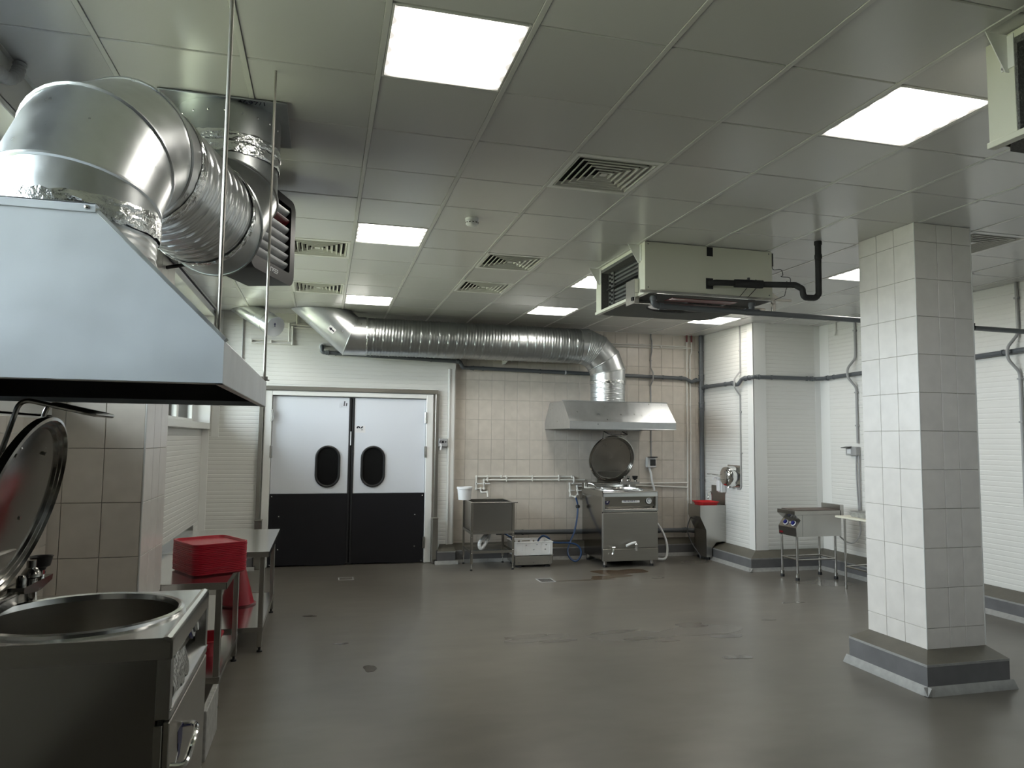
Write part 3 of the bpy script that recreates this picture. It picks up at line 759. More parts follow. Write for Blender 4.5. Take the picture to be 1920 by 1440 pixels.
# ================================================================== BLACK FAN HEATER
t = thing('fan_heater', 'black louvered fan heater hanging on brackets beside the near duct', 'heater', (-.665, 1.89, 2.815), R(69.6), local=True)
Wd, Hg, Dp = .66, .60, .30
def rrect(x0, x1, z0, z1, r, n=6):
    P = []
    for cx_, cz_, a0 in ((x1-r, z1-r, 0), (x0+r, z1-r, 90), (x0+r, z0+r, 180), (x1-r, z0+r, 270)):
        for k in range(n+1): a = R(a0+90*k/n); P.append((cx_+r*math.cos(a), cz_+r*math.sin(a)))
    return P
MB().prism(rrect(0, Wd, 0, Hg, .075), 'y', .06, Dp).build('housing', 'black_paint', t)
o_ = rrect(0, Wd, 0, Hg, .075); i_ = rrect(.055, Wd-.075, .085, Hg-.055, .02); n = len(o_)
vs = [(x, 0, z) for x, z in o_] + [(x, 0, z) for x, z in i_] + [(x, .06, z) for x, z in o_] + [(x, .06, z) for x, z in i_]
fs = []
for k in range(n):
    j = (k+1) % n; fs += [(k, j, j+n, k+n), (k+2*n, k+3*n, j+3*n, j+2*n), (k, k+2*n, j+2*n, j), (k+n, j+n, j+3*n, k+3*n)]
MB().add(vs, fs).build('front_frame', 'black_paint', t)
MB().box(.05, Wd-.07, .054, .060, .08, Hg-.05).build('grille_back', 'void', t)
nl = 7
for k in range(nl):
    z = .10 + k*.062
    pr = [(.054-.044*math.sin(math.pi*.5*q/5), z+.050*q/5) for q in range(6)]
    pr = pr + [(y+.003, zz+.001) for y, zz in reversed(pr)]
    MB().prism(pr, 'x', .06, Wd-.08).build('louver', 'dark_red' if k == nl-2 else 'silver_grey', t)
text_mesh('maker_lettering', 'ГРЕЕР', .040, Matrix.Translation((.34, -.001, .045)) @ Matrix.Rotation(R(90), 4, 'X'), 'silver_grey', t, bold=.001)
MB().box(-.006, 0, .10, .27, .10, Hg-.12, .003).build('side_inset', 'black_plastic', t)
MB().box(.10, Wd-.10, Dp, Dp+.05, .10, Hg-.10, .01).build('rear_cowl', 'black_plastic', t)
WI = (Matrix.Translation((-.665, 1.89, 2.815)) @ Matrix.Rotation(R(69.6), 4, 'Z')).inverted()      # world to heater frame
MB().tube([(-.02, .16, .12), (-.05, .16, .12), (-.05, .42, .11), WI @ Vector((-1.158, 1.96, 2.925))], .018, 8, bend=.03).build('bracket_arm', 'black_paint', t)
MB().tube([(Wd+.01, .16, .12), (Wd+.01, .37, .11), WI @ Vector((-1.158, 2.25, 2.925))], .016, 8, bend=.03).build('bracket_arm', 'black_paint', t)
MB().box(-1.169, -1.152, 1.90, 2.31, 2.865, 2.985, .004, M=WI).build('wall_bracket', 'black_paint', t)
MB().cyl((-.03, .30, .03), (-.03, .30, .10), .014, 10).lathe([(.026, 0), (.026, .02)], (-.055, .30, .045), (1,0,0), 12).build('valve', 'red_bright', t)
MB().tube([(.02, .28, .0), (-.03, .30, .01), (-.03, .42, .0), WI @ Vector((-1.166, 2.04, 2.80))], .012, 8, bend=.03).build('water_line', 'black_plastic', t)

# ================================================================== FAR HOOD AND DUCT
t = thing('extraction_hood', 'galvanized extraction hood against the tiled wall above the far kettle', 'hood', (3.86, 7.2, 1.922))
hood_shape(t, 'y', 3.06, 4.66, 6.60, YT-.010, 6.89, 7.50, 1.922, 2.022, 2.315, 'galvanized')
MB().box(3.05, 4.67, 6.885, 6.905, 2.312, 2.325, .001).build('top_lip', 'galvanized_dark', t)
MB().box(3.058, 4.662, 6.594, 6.60, 1.918, 1.926, .001).build('bottom_flange', 'galvanized', t)
for k in range(3): MB().box(3.35+.42*k, 3.74+.42*k, 6.75, 7.55, 1.945, 1.955, .002).build('filter_panel', 'hood_dark', t)
t = thing('exhaust_duct', 'long ribbed galvanized spiral duct running along the ceiling above the doors', 'duct', (3.86, 7.2, 2.315))
rr = .258; zc2 = 3.142; xv, yv = 3.862, 7.2
q = 11.25; Rb = .46; Ls = 2*Rb*math.tan(R(q))
Pth = [Vector((xv, yv, 2.62))]
p = Vector((xv, yv, zc2 - Rb*1.0 + 0)); a = 90.0
p = Vector((xv, yv, zc2-Rb+Ls*.5-Ls*.5)); p.z = zc2-Rb
p = p + Vector((0, 0, Ls/2)); Pth.append(p.copy())
for k in range(1, 4):
    an = R(90+22.5*k); p = p + Vector((math.cos(an), 0, math.sin(an)))*Ls; Pth.append(p.copy())
dz = zc2 - Pth[-1].z
Pth = [Pth[0]] + [v + Vector((0,0,dz)) for v in Pth[1:]]
Pth.append(Vector((Pth[-1].x-.10, yv, zc2)))
spiral_duct(t, (xv, yv, 2.315), (xv, yv, 2.60), rr-.004, 'galvanized', pitch=.075, ridge=.006)
tape_band(t, (xv, yv, 2.615), (0,0,1), rr, .05, 21)
mitre_duct(t, Pth, rr, (0,1,0), 'galvanized', skip=(3,))
# corrugated gore of the elbow
g0, g1 = Pth[3], Pth[4]; dd = (g1-g0).normalized()
nn0 = ((Pth[3]-Pth[2]).normalized()+dd).normalized(); nn1 = (dd+(Pth[5]-Pth[4]).normalized()).normalized()
mbg = MB()
for k in range(6):
    f0, f1 = k/6, (k+1)/6
    rg = gore(mbg, g0.lerp(g1, f0), nn0.lerp(nn1, f0).normalized(), g0.lerp(g1, f1), nn0.lerp(nn1, f1).normalized(), dd, rr, (0,1,0)); mbg.tube(rg[1], .006, 6, closed=True)
mbg.build('duct_gore', 'galvanized', t)
xs = Pth[-1].x; xm = .12
spiral_duct(t, (xs, yv, zc2), (xm+.21, yv, zc2), rr-.006, 'galvanized_dark', pitch=.125, ridge=.012)
tape_band(t, (xm+.21, yv, zc2), (1,0,0), rr-.002, .02, 25)
dl = Vector((-.76, 0, .65)).normalized(); pe = Vector((xm, yv, zc2)) + dl*((H-.004-zc2)/dl.z)
mitre_duct(t, [(xm+.21, yv, zc2), (xm, yv, zc2), pe], rr+.002, (0,1,0), 'galvanized', end_planes=(None, Vector((0,0,1))))
# flow arrow sticker on the sloping end
def arrow(parent, c, d, nrm, s, bgm='paper', im='ink'):
    c = Vector(c); d = Vector(d).normalized(); nrm = Vector(nrm).normalized(); v = nrm.cross(d).normalized()
    def P(a, b, h=0): return c + d*(a*s) + v*(b*s) + nrm*h
    MB().add([P(-.6,-.42), P(.6,-.42), P(.6,.42), P(-.6,.42), P(-.6,-.42,.002), P(.6,-.42,.002), P(.6,.42,.002), P(-.6,.42,.002)], [(0,3,2,1),(4,5,6,7),(0,1,5,4),(1,2,6,5),(2,3,7,6),(3,0,4,7)]).build('sticker', bgm, parent)
    pts = [(-.48,-.10), (.05,-.10), (.05,-.3), (.48,0), (.05,.3), (.05,.10), (-.48,.10)]
    m = len(pts); MB().add([P(a,b,.0022) for a,b in pts]+[P(a,b,.0032) for a,b in pts], [tuple(range(m-1,-1,-1)), tuple(range(m,2*m))]+[(i,(i+1)%m,(i+1)%m+m,i+m) for i in range(m)]).build('flow_arrow', im, parent)
arrow(t, Vector((xm, yv, zc2)) + dl*.20 + Vector((-.10, -rr*.93, -.09)), dl, (-.10, -1, -.12), .085)
b = MB().prism([(YT-.008, 2.88), (YT-.008, 2.99), (7.02, 2.995), (7.02, 2.975), (YT-.20, 2.88)], 'x', 2.38, 2.384).build('duct_bracket', 'trim_white', t)
t = thing('short_duct', 'short capped galvanized duct stub slanting down from the ceiling near the left window', 'duct', (-1.0, 7.3, 3.1))
da = Vector((.395, -.45, -.29)).normalized(); p1 = Vector((-.835, 6.92, 3.173)); p0 = p1 - da*((H-.004-p1.z)/-da.z)
mitre_duct(t, [p0, p0.lerp(p1, .56), p0.lerp(p1, .76), p1], .132, (0,1,0), 'galvanized', bead=.004, end_planes=(Vector((0,0,1)), None))
MB().lathe([(0, -.02), (.110, -.012), (.128, .0), (.134, .0), (.134, -.03)], p1, da, 32).build('end_cap', 'galvanized_dull', t)
arrow(t, p1 + da*.004 + Vector((-.01, 0, .03)), (.0, -.4, .8), da, .06, 'galvanized_dull', 'navy')

# ================================================================== FAN COIL UNITS
t = thing('fan_coil_unit', 'cream ceiling fan coil unit with black insulated pipe on its side', 'fan coil', (2.41, 2.82, 3.035), group='fan coil units under the ceiling', local=True)
AX, AY, AZ = 1.235, 1.13, .430
ac = t
MB().box(0, AX, 0, .004, 0, AZ).box(.0, .006, 0, .125, .0, AZ).box(AX-.006, AX, 0, AY, 0, AZ).build('side_panel', 'cream_paint', t)
MB().box(0, AX, AY-.004, AY, 0, AZ).box(0, .006, AY-.13, AY, 0, AZ).build('side_panel', 'cream_paint', t)
MB().box(0, AX, .004, AY-.004, AZ-.004, AZ).box(0, .02, .125, AY-.13, AZ-.03, AZ-.004).build('top_panel', 'cream_paint', t)
MB().box(-.012, .03, -.004, AY+.004, -.022, .004, .002).build('bottom_edge', 'cream_paint', t)
# insulated underside with a round opening
oc = (.62, .52); orr = .34; n = 40; vs = []; fs = []
def rect_pt(th, x0, x1, y0, y1, c):
    dx, dy = math.cos(th), math.sin(th); k = min([((x1 if dx > 0 else x0)-c[0])/dx if abs(dx) > 1e-6 else 9, ((y1 if dy > 0 else y0)-c[1])/dy if abs(dy) > 1e-6 else 9])
    return (c[0]+dx*k, c[1]+dy*k)
for zz in (-.02, .0):
    for k in range(n):
        th = 2*math.pi*(k+.5)/n; vs.append((oc[0]+orr*math.cos(th), oc[1]+orr*.8*math.sin(th), zz))
    for k in range(n):
        th = 2*math.pi*(k+.5)/n; vs.append((*rect_pt(th, .01, AX-.01, .005, AY-.005, oc), zz))
for k in range(n):
    j = (k+1) % n; fs += [(k, j, j+n, k+n), (k+2*n, k+3*n, j+3*n, j+2*n), (k, k+2*n, j+2*n, j), (k+n, j+n, j+3*n, k+3*n)]
MB().add(vs, fs).build('foam_underside', 'foam_grey', t)
MB().box(.05, AX-.05, .05, AY-.05, .20, .21).build('inner_deck', 'void', t)
for k in range(2):
    MB().lathe([(.05, -.03), (.17, -.03), (.20, .0), (.20, .10), (.05, .12)], (.45+.34*k, .50, .01), n=28).build('fan_drum', 'black_plastic', t)
MB().box(.30, .95, .10, .24, -.024, -.018).build('warning_label', 'dark_red', t)
MB().tube(smooth_path([(.95, .2, -.01), (.85, .35, -.03), (.75, .3, -.025), (.68, .45, -.01)], 6), .006, 6).build('motor_cable', 'white_plastic', t)
# coil seen through the open end
MB().box(.10, .14, .13, AY-.13, .01, AZ-.06).build('coil_block', 'void', t)
MB().box(.0, .10, .125, .14, 0, AZ-.03).box(.0, .10, AY-.14, AY-.125, 0, AZ-.03).box(0, .10, .14, AY-.14, AZ-.06, AZ-.03).build('end_lining', 'foam_grey', t)
for k in range(9):
    z = .02+.038*k; MB().box(.085, .10, .14, AY-.26, z, z+.020, .002).build('coil_fin', 'foam_grey', t)
hp = MB().box(.075, .09, AY-.26, AY-.14, .01, AZ-.06, .001).build('header_plate', 'foam_grey', t)
for k in range(8):
    for q in range(2):
        MB().lathe([(.012, 0), (.010, .012), (0, .014)], (.075, AY-.235+.05*q, .04+.042*k+.02*q), (-1,0,0), 8).build('tube_end', 'void', hp)
# hanger brackets: triangular gussets at the open end, one low angle bracket
for yy in (.10, AY-.10):
    g = MB().prism([(-.115, AZ-.005), (.0, AZ-.005), (.0, AZ-.165), (-.02, AZ-.165)], 'y', yy-.002, yy+.002).prism([(yy-.03, AZ-.15), (yy+.03, AZ-.15), (yy+.03, AZ-.01), (yy-.03, AZ-.01)], 'x', -.006, -.001).build('hanger_bracket', 'trim_white', t)
    for zz in (AZ-.03, AZ-.085, AZ-.14): MB().lathe([(.010, 0), (.008, .006), (0, .007)], (-.006, yy+.016, zz), (-1,0,0), 8).build('bolt', 'stainless_bright', g)
lb = MB().box(-.045, -.001, .12, .135, -.085, .13, .002).box(-.045, -.04, .12, .30, -.085, .13, .002).box(-.04, .0, .12, .26, .0, .012, .002).build('drain_bracket', 'stainless', t)
MB().box(-.055, -.045, .13, .17, -.06, -.03).build('slot', 'void', lb)
MB().box(-.05, AX+.18, -.028, -.004, -.018, .006, .003).build('front_rail', 'stainless', t)
MB().box(-.03, AX+.12, .28, .30, -.05, -.024, .003).build('cross_rail', 'stainless', t)
MB().prism([(AX+.0, .0), (AX+.15, .0), (AX, .10)], 'y', .05, .175).build('end_bracket', 'stainless', t)
MB().box(AX+.10, AX+.14, .15, .17, -.12, .004, .003).build('end_post', 'stainless', t)
MB().box(.585, .645, -.004, -.001, .345, .425, .002).build('cover_patch', 'rubber', t)
MB().box(.575, .645, -.004, -.001, .055, .15, .002).build('pipe_gland', 'rubber', t)
for bx in (.03, AX-.03):
    for bz in (.035, AZ-.02): MB().lathe([(.006, 0), (0, .003)], (bx, -.0002, bz), (0,-1,0), 8).build('screw', 'ink_grey', t)
MB().box(AX+.003, AX+.018, .0, .03, .30, .42, .003).build('sensor', 'black_plastic', t)
MB().tube(smooth_path([(AX+.01, .01, .30), (AX+.02, 0, .27), (AX+.08, -.02, .27), (AX+.09, -.03, .22), (AX+.06, -.05, .20), (AX+.13, -.07, .19), (AX+.12, -.09, .14), (AX+.08, -.10, .13), (AX+.10, -.10, .10)], 6), .003, 6).build('sensor_cable', 'rubber', t)
c = copy_tree(ac); c.location = (2.50, -1.505, 3.035); tag(c, 'cream fan coil unit above the right side, cut by the picture edge', 'fan coil', 'fan coil units under the ceiling')
c['label'] = 'nearer cream fan coil unit beside a lit ceiling light, without black pipe'
t = thing('insulated_pipe', 'black foam insulated pipe looping from the fan coil unit up into the ceiling', 'pipe', (3.4, 2.7, 2.96))
pp = [(3.02, 2.8165, 3.135), (3.03, 2.755, 3.135), (3.12, 2.74, 3.135), (3.45, 2.66, 3.125), (3.65, 2.50, 3.10), (3.69, 2.46, 3.06), (3.69, 2.45, 2.985), (3.80, 2.44, 2.985), (3.825, 2.43, 3.02), (3.82, 2.42, H)]
MB().tube(pp, .026, 12, bend=.04).build('pipe', 'insulation_black', t)
MB().tube([(3.20, 2.715, 3.13), (3.24, 2.705, 3.13), (3.40, 2.668, 3.125), (3.44, 2.66, 3.125)], .036, 12).build('valve_wrap', 'insulation_black', t)
MB().cyl((3.32, 2.685, 3.16), (3.32, 2.685, 3.18), .012, 10).build('valve_stem', 'black_plastic', t)
MB().lathe([(.031, 0), (.031, .03)], (3.82, 2.42, H-.031), n=14).lathe([(.030, 0), (.030, .035)], (3.82, 2.42, 3.32), n=14).build('joint_wrap', 'insulation_black', t)
for k, xx in enumerate((3.30, 3.38)): MB().tube([(xx, 2.69-.02*k, 3.165), (xx, 2.655-.02*k, 3.125), (xx, 2.69-.02*k, 3.085), (xx, 2.79, 3.035)], .003, 5).build('cable_tie', 'rubber', t)
MB().tube([(3.60, 2.55, 3.14), (3.60, 2.52, 3.105), (3.60, 2.56, 3.07), (3.60, 2.58, 3.02), (3.63, 2.77, 3.02)], .003, 5).build('cable_tie', 'rubber', t)
t = thing('drain_pipe', 'grey plastic drain pipe slung below the fan coil unit towards the pillar', 'pipe', (4.2, 2.9, 2.9))
ypp = 2.90; zpp = 2.928
MB().tube([(2.525, ypp, 3.020), (2.525, ypp, zpp), (XR, ypp+.08, zpp-.012)], .025, 14, bend=.05).build('pipe', 'pvc_grey', t)
MB().lathe([(.031, 0), (.031, .03), (.028, .032)], (2.525, ypp, 2.975), n=16).lathe([(.031, 0), (.031, .04)], (2.575, ypp, zpp), (1,0,0), 16).build('socket', 'pvc_grey', t)
MB().lathe([(.026, 0), (.026, .05), (.032, .052), (.032, .085), (.027, .087)], (3.50, ypp+.02, zpp), n=16).lathe([(.031, -.07), (.031, .07)], (3.50, ypp+.02, zpp), (1,0,0), 16).build('tee_joint', 'pvc_grey', t)
hr = MB().cyl((6.0, ypp+.06, zpp+.03), (6.0, ypp+.06, H-.004), .004, 8).build('hanger_rod', 'stainless', t)
MB().box(5.95, 6.05, ypp+.05, ypp+.07, H-.008, H-.003).build('hanger_plate', 'stainless', hr)
MB().lathe([(.031, -.018), (.031, .018)], (6.0, ypp+.06, zpp-.008), (1,0,0), 16).box(5.97, 6.03, ypp+.045, ypp+.075, zpp+.02, zpp+.035, .002).build('pipe_clip', 'rubber', t)

# ================================================================== BOILING KETTLES
def plate_with_hole(mb, x0, x1, y0, y1, c, r, z, n=64):
    A = []; B = []
    angs = sorted([2*math.pi*k/n for k in range(n)] + [math.atan2(yy-c[1], xx-c[0]) % (2*math.pi) for xx in (x0, x1) for yy in (y0, y1)])
    for th in angs: A.append((c[0]+r*math.cos(th), c[1]+r*math.sin(th), z)); B.append((*rect_pt(th, x0, x1, y0, y1, c), z))
    m = len(angs); mb.add(A+B, [(k, k+m, (k+1) % m+m, (k+1) % m) for k in range(m)])
def kettle(label, loc, rz, near):
    t = thing('boiling_kettle', label, 'kettle', loc, rz, 'boiling kettles', local=True)
    W, D, ZT = .84, .855, 1.05
    # cabinet
    sp = [(.05, .09), (.765, .09), (.765, .268), (D, .268), (D, ZT-.07), (.05, ZT-.07)]
    MB().prism(sp, 'x', .012, .018).build('side_panel', 'stainless_dimmed', t)  # this side in darker steel, its dark reflection put into the colour
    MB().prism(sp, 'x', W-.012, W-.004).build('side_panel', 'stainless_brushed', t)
    MB().box(.018, W-.012, D-.012, D, .268, ZT-.07).box(.018, W-.012, .753, .765, .10, .268).box(.018, W-.012, .753, D, .268, .276).build('back_panel', 'stainless_brushed', t)
    MB().box(.018, W-.012, .03, .765, .09, .10).build('floor_panel', 'stainless_brushed', t)
    MB().box(.0, .034, .0, .05, .765, ZT-.07, .003).build('corner_post', 'stainless', t)
    MB().box(W-.034, W, .0, .05, .765, ZT-.07, .003).build('corner_post', 'stainless', t)
    MB().box(.0, .030, .023, .052, .09, .745, .003).build('lower_post', 'stainless_brushed', t)
    MB().box(W-.030, W, .023, .052, .09, .745, .003).build('lower_post', 'stainless_brushed', t)
    dr = MB().box(.004, W-.004, .0, .022, .262, .755, .003).build('front_door', 'stainless_brushed', t)
    MB().box(.0, W, .0, .03, .085, .255, .003).build('base_panel', 'stainless_brushed', t)
    MB().box(.004, W-.004, .024, .04, .745, .80).build('shadow_gap', 'void', t)
    MB().prism([(0.0, .765), (.0, .800), (.012, .812), (.075, .835), (.075, .765)], 'x', .034, W-.034).build('sill_ledge', 'stainless', t)
    MB().box(.0, W, -.003, .003, .792, .797).build('trim_line', 'stainless_bright', t)
    cp = MB().prism([(.075, .815), (.045, .99), (.09, .99), (.09, .815)], 'x', .034, W-.034).build('control_panel', 'stainless_brushed', t)
    # table top with round opening, rounded front rail
    oc_ = (.42, .405); ro = .345
    mb = MB(); plate_with_hole(mb, 0, W, .03, D, oc_, ro+.01, ZT)
    mb.build('top_plate', 'stainless_bright' if near else 'stainless', t)
    MB().box(0, .006, .0, D, ZT-.075, ZT-.001).build('top_skirt', 'stainless_brushed', t); MB().box(W-.006, W, .0, D, ZT-.075, ZT-.001).build('top_skirt', 'stainless_brushed', t)
    fr = [(.034, ZT), (.020, ZT+.004), (.006, ZT-.002), (.0, ZT-.016), (.0, ZT-.075), (.008, ZT-.075), (.008, ZT-.02), (.034, ZT-.006)]
    MB().prism(fr, 'x', 0, W).build('front_rail', 'stainless_bright', t)
    MB().lathe([(ro+.022, ZT+.0), (ro+.020, ZT+.012), (ro+.008, ZT+.017), (ro-.002, ZT+.012), (ro-.006, ZT-.01)], (oc_[0], oc_[1], 0), n=72, caps=False).build('opening_rim', 'stainless_bright', t)
    MB().lathe([(ro-.006, ZT-.01), (ro-.006, ZT-.42), (ro-.06, ZT-.50), (0, ZT-.52)], (oc_[0], oc_[1], 0), n=72, caps=False).build('boiling_pan', 'stainless_brushed', t)
    # raised back with hinge housing
    MB().box(0, W, D-.11, D, ZT-.02, ZT+.085, .006).build('rear_riser', 'stainless_brushed', t)
    MB().box(.16, .62, D-.15, D-.10, ZT+.01, ZT+.075, .008).build('hinge_housing', 'stainless', t)
    MB().cyl((.14, D-.135, ZT+.06), (.64, D-.135, ZT+.06), .018, 14).build('hinge_bar', 'stainless', t)
    # lid, tilted forward past the vertical hinge
    tl = R(14.5); hy, hz = .735, ZT+.085
    ML = Matrix.Translation((.40, hy, hz)) @ Matrix.Rotation(tl, 4, 'X')      # local z runs up the lid, local y to its back
    rl = .362
    def T(mb): 
        mb.v = [ML @ p for p in mb.v]; return mb
    lid = T(MB().lathe([(0, .052), (rl*.6, .050), (rl-.04, .034), (rl-.006, .018), (rl, .004), (rl, -.012), (rl-.012, -.016), (rl-.018, -.004), (rl-.030, -.004), (rl-.036, .006), (rl-.046, .006), (rl-.052, .018), (rl*.6, .034), (0, .038)], (0, 0, rl), (0, 1, 0), 72, caps=False)).build('lid', 'stainless_dimmed', t)
    for dx in (-.10, .14): T(MB().lathe([(.006, 0), (0, -.004)], (dx, .028, rl*1.62), (0, 1, 0), 10)).build('rivet', 'stainless_bright', lid)
    hx = .145; e = 2*rl
    T(MB().tube([(-hx, .075, rl*.75), (-hx, .075, e+.045), (-hx, -.18, e+.055), (hx, -.18, e+.055), (hx, .075, e+.045), (hx, .075, rl*.75)], .0095, 10, bend=.045)).build('lid_handle', 'stainless', lid)
    for sx in (-1, 1):
        T(MB().cyl((sx*hx, .02, rl*1.55), (sx*hx, .075, rl*1.55), .008, 8)).build('handle_stub', 'stainless', lid)
        T(MB().cyl((sx*hx, .03, rl*.8), (sx*hx, .075, rl*.8), .008, 8)).build('handle_stub', 'stainless', lid)
    T(MB().box(-.20, .20, .02, .06, -.03, .16, .006)).build('hinge_plate', 'stainless_brushed', lid)
    # safety valve group on the rear right of the top
    vx, vy = .70, .69
    MB().lathe([(.024, ZT), (.024, ZT+.06)], (vx, vy, 0), n=18).build('valve_stem', 'chrome', t)
    MB().prism([(vx-.165, ZT+.078), (vx-.155, ZT+.066), (vx-.03, ZT+.050), (vx+.03, ZT+.050), (vx+.155, ZT+.070), (vx+.16, ZT+.092), (vx-.16, ZT+.092)], 'y', vy-.03, vy+.03).build('valve_body', 'stainless_dimmed', t)
    MB().lathe([(.026, 0), (.026, .012), (.038, .020), (.036, .034), (.023, .055), (.019, .058), (.019, .088), (.0, .090)], (vx-.01, vy, ZT+.092), n=24).build('safety_valve', 'stainless_dimmed', t)
    MB().lathe([(.019, 0), (.019, .026), (.012, .042), (0, .044)], (vx-.11, vy, ZT+.092), n=18).build('relief_cap', 'stainless_dimmed', t)
    MB().box(vx+.085, vx+.111, vy-.013, vy+.013, ZT+.090, ZT+.122, .003).build('inlet_block', 'chrome', t)
    MB().lathe([(.009, 0), (.013, .010), (.010, .020)], (vx+.111, vy, ZT+.106), (1,0,0), 10).build('thumb_screw', 'black_plastic', t)
    MB().lathe([(.018, ZT+.120), (.022, ZT+.130), (.036, ZT+.138), (.044, ZT+.176), (.047, ZT+.180), (.041, ZT+.178), (.03, ZT+.145), (0, ZT+.142)], (vx+.098, vy, 0), n=26, caps=False).build('funnel', 'black_plastic', t)
    # controls
    MP = Matrix.Translation((0, .060-.001, .905)) @ Matrix.Rotation(R(-9.7), 4, 'X')
    def onp(mb): mb.v = [MP @ p for p in mb.v]; return mb
    onp(MB().lathe([(.052, 0), (.052, .008), (.044, .012)], (.72, 0, .005), (0,-1,0), 28)).build('dial_ring', 'knob_blue' if near else 'black_plastic', t)
    kn = onp(MB().lathe([(.044, .010), (.044, .016), (.022, .018), (.020, .036), (0, .038)], (.72, 0, .005), (0,-1,0), 28)).build('dial', 'white_plastic', t)
    onp(MB().tube([Vector((.72+.022*math.cos(R(a)), -.020, .005+.022*math.sin(R(a)))) for a in range(-60, 241, 20)], .006, 6)).build('dial_mark', 'ink_grey', kn)
    sg = onp(MB().box(.31, .58, -.004, -.001, -.018, .028)).build('label_strip', 'paper', t)
    lm = MB(); rl_ = random.Random(3)          # small print on the strip, too small to read: runs of dark strokes
    for w0, w1 in ((.335, .385), (.398, .515), (.528, .545)):
        xq = w0
        while xq < w1:
            hq = rl_.uniform(.010, .015); lm.box(xq, xq+.0045, -.0048, -.004, .004-hq/2, .004+hq/2)
            if rl_.random() < .6: lm.box(xq, min(xq+.010, w1), -.0048, -.004, .004+rl_.choice((-hq/2, 0, hq/2-.003)), .004+rl_.choice((-hq/2+.003, .003, hq/2)))
            xq += .011
    onp(lm).build('label_lettering', 'navy', sg)
    st = onp(MB().prism([(.04, .012), (.05, -.035), (.08, -.045), (.11, -.035), (.14, .03), (.15, .048), (.045, .024)], 'y', -.003, -.001)).build('torn_sticker', 'navy', t)
    onp(MB().prism([(.042, .020), (.135, .042), (.140, .050), (.046, .034)], 'y', -.0045, -.003)).build('sticker_edge', 'paper', st)
    onp(MB().prism([(.075, -.012), (.095, -.014), (.105, .004), (.098, .006), (.088, -.004), (.078, .0)], 'y', -.0045, -.003)).build('sticker_swoosh', 'paper', st)
    for fx in (.055, W-.075):
        for fy in (.06, .71):
            ft = MB().lathe([(.026, .085), (.026, .032), (.022, .030)], (fx, fy, 0), n=16).build('foot', 'stainless', t)
            MB().lathe([(.028, 0), (.028, .030)], (fx, fy, 0), n=16).build('foot_pad', 'rubber', ft)
    if near:
        # lever handle with torn blue sticker on the door
        MB().tube(smooth_path([(.02, -.004, .60), (.03, -.050, .60), (.10, -.062, .635), (.20, -.060, .655), (.26, -.040, .655), (.27, -.002, .65)], 5), .011, 10).build('door_lever', 'chrome', t)
        MB().prism([(.17, .66), (.27, .66), (.26, .60), (.23, .56), (.19, .55)], 'y', -.002, -.0005).build('torn_sticker', 'navy', t)
        MB().prism([(.06, .52), (.22, .60), (.225, .595), (.07, .505)], 'y', -.002, -.0005).build('sticker_edge', 'paper', t)
        cf = []; fsx = []
        rn = random.Random(4)
        for i in range(7):
            for j in range(4): cf.append((.10+.055*i, .036-.012*j+rn.uniform(-.008, .008), .905-.030*j+rn.uniform(-.012, .012)))
        MB().add(cf, [(4*i+j, 4*i+4+j, 4*i+5+j, 4*i+1+j) for i in range(6) for j in range(3)]).build('crumpled_film', 'foil_tape', t)
        sp = MB().lathe([(.006, 0), (0, .003)], (.018, 0, .80), (0,-1,0), 8).build('screw', 'stainless', t)
    else:
        # drain tap with white grip, small sampling tap
        tp = MB().cyl((.47, .0, .325), (.47, -.055, .325), .018, 14).tube([(.47, -.05, .325), (.47, -.075, .325), (.47, -.075, .235)], .020, 12, bend=.02).build('drain_tap', 'chrome', t)
        MB().tube([(.47, -.06, .345), (.40, -.07, .335), (.32, -.075, .305)], .018, 10).build('tap_grip', 'white_plastic', tp)
        tp = MB().cyl((.14, .0, .262), (.14, -.045, .262), .012, 12).tube([(.14, -.04, .262), (.135, -.055, .24), (.12, -.06, .19)], .013, 10).build('sampling_tap', 'chrome', t)
        MB().box(.115, .165, -.06, -.04, .275, .290, .004).build('tap_lever', 'chrome', tp)
        MB().tube(smooth_path([(.03, .70, ZT+.02), (.03, .66, ZT+.075), (.09, .60, ZT+.06), (.14, .56, ZT+.01)], 6), .007, 8).build('fill_spout', 'chrome', t)
    return t
kettle('steel boiling kettle with raised lid standing against the tiled wall', (3.605, 6.745, 0), 0, False)
kettle('steel boiling kettle with raised lid and black funnel beside the pilaster', (-.695, .105, 0), R(90), True)

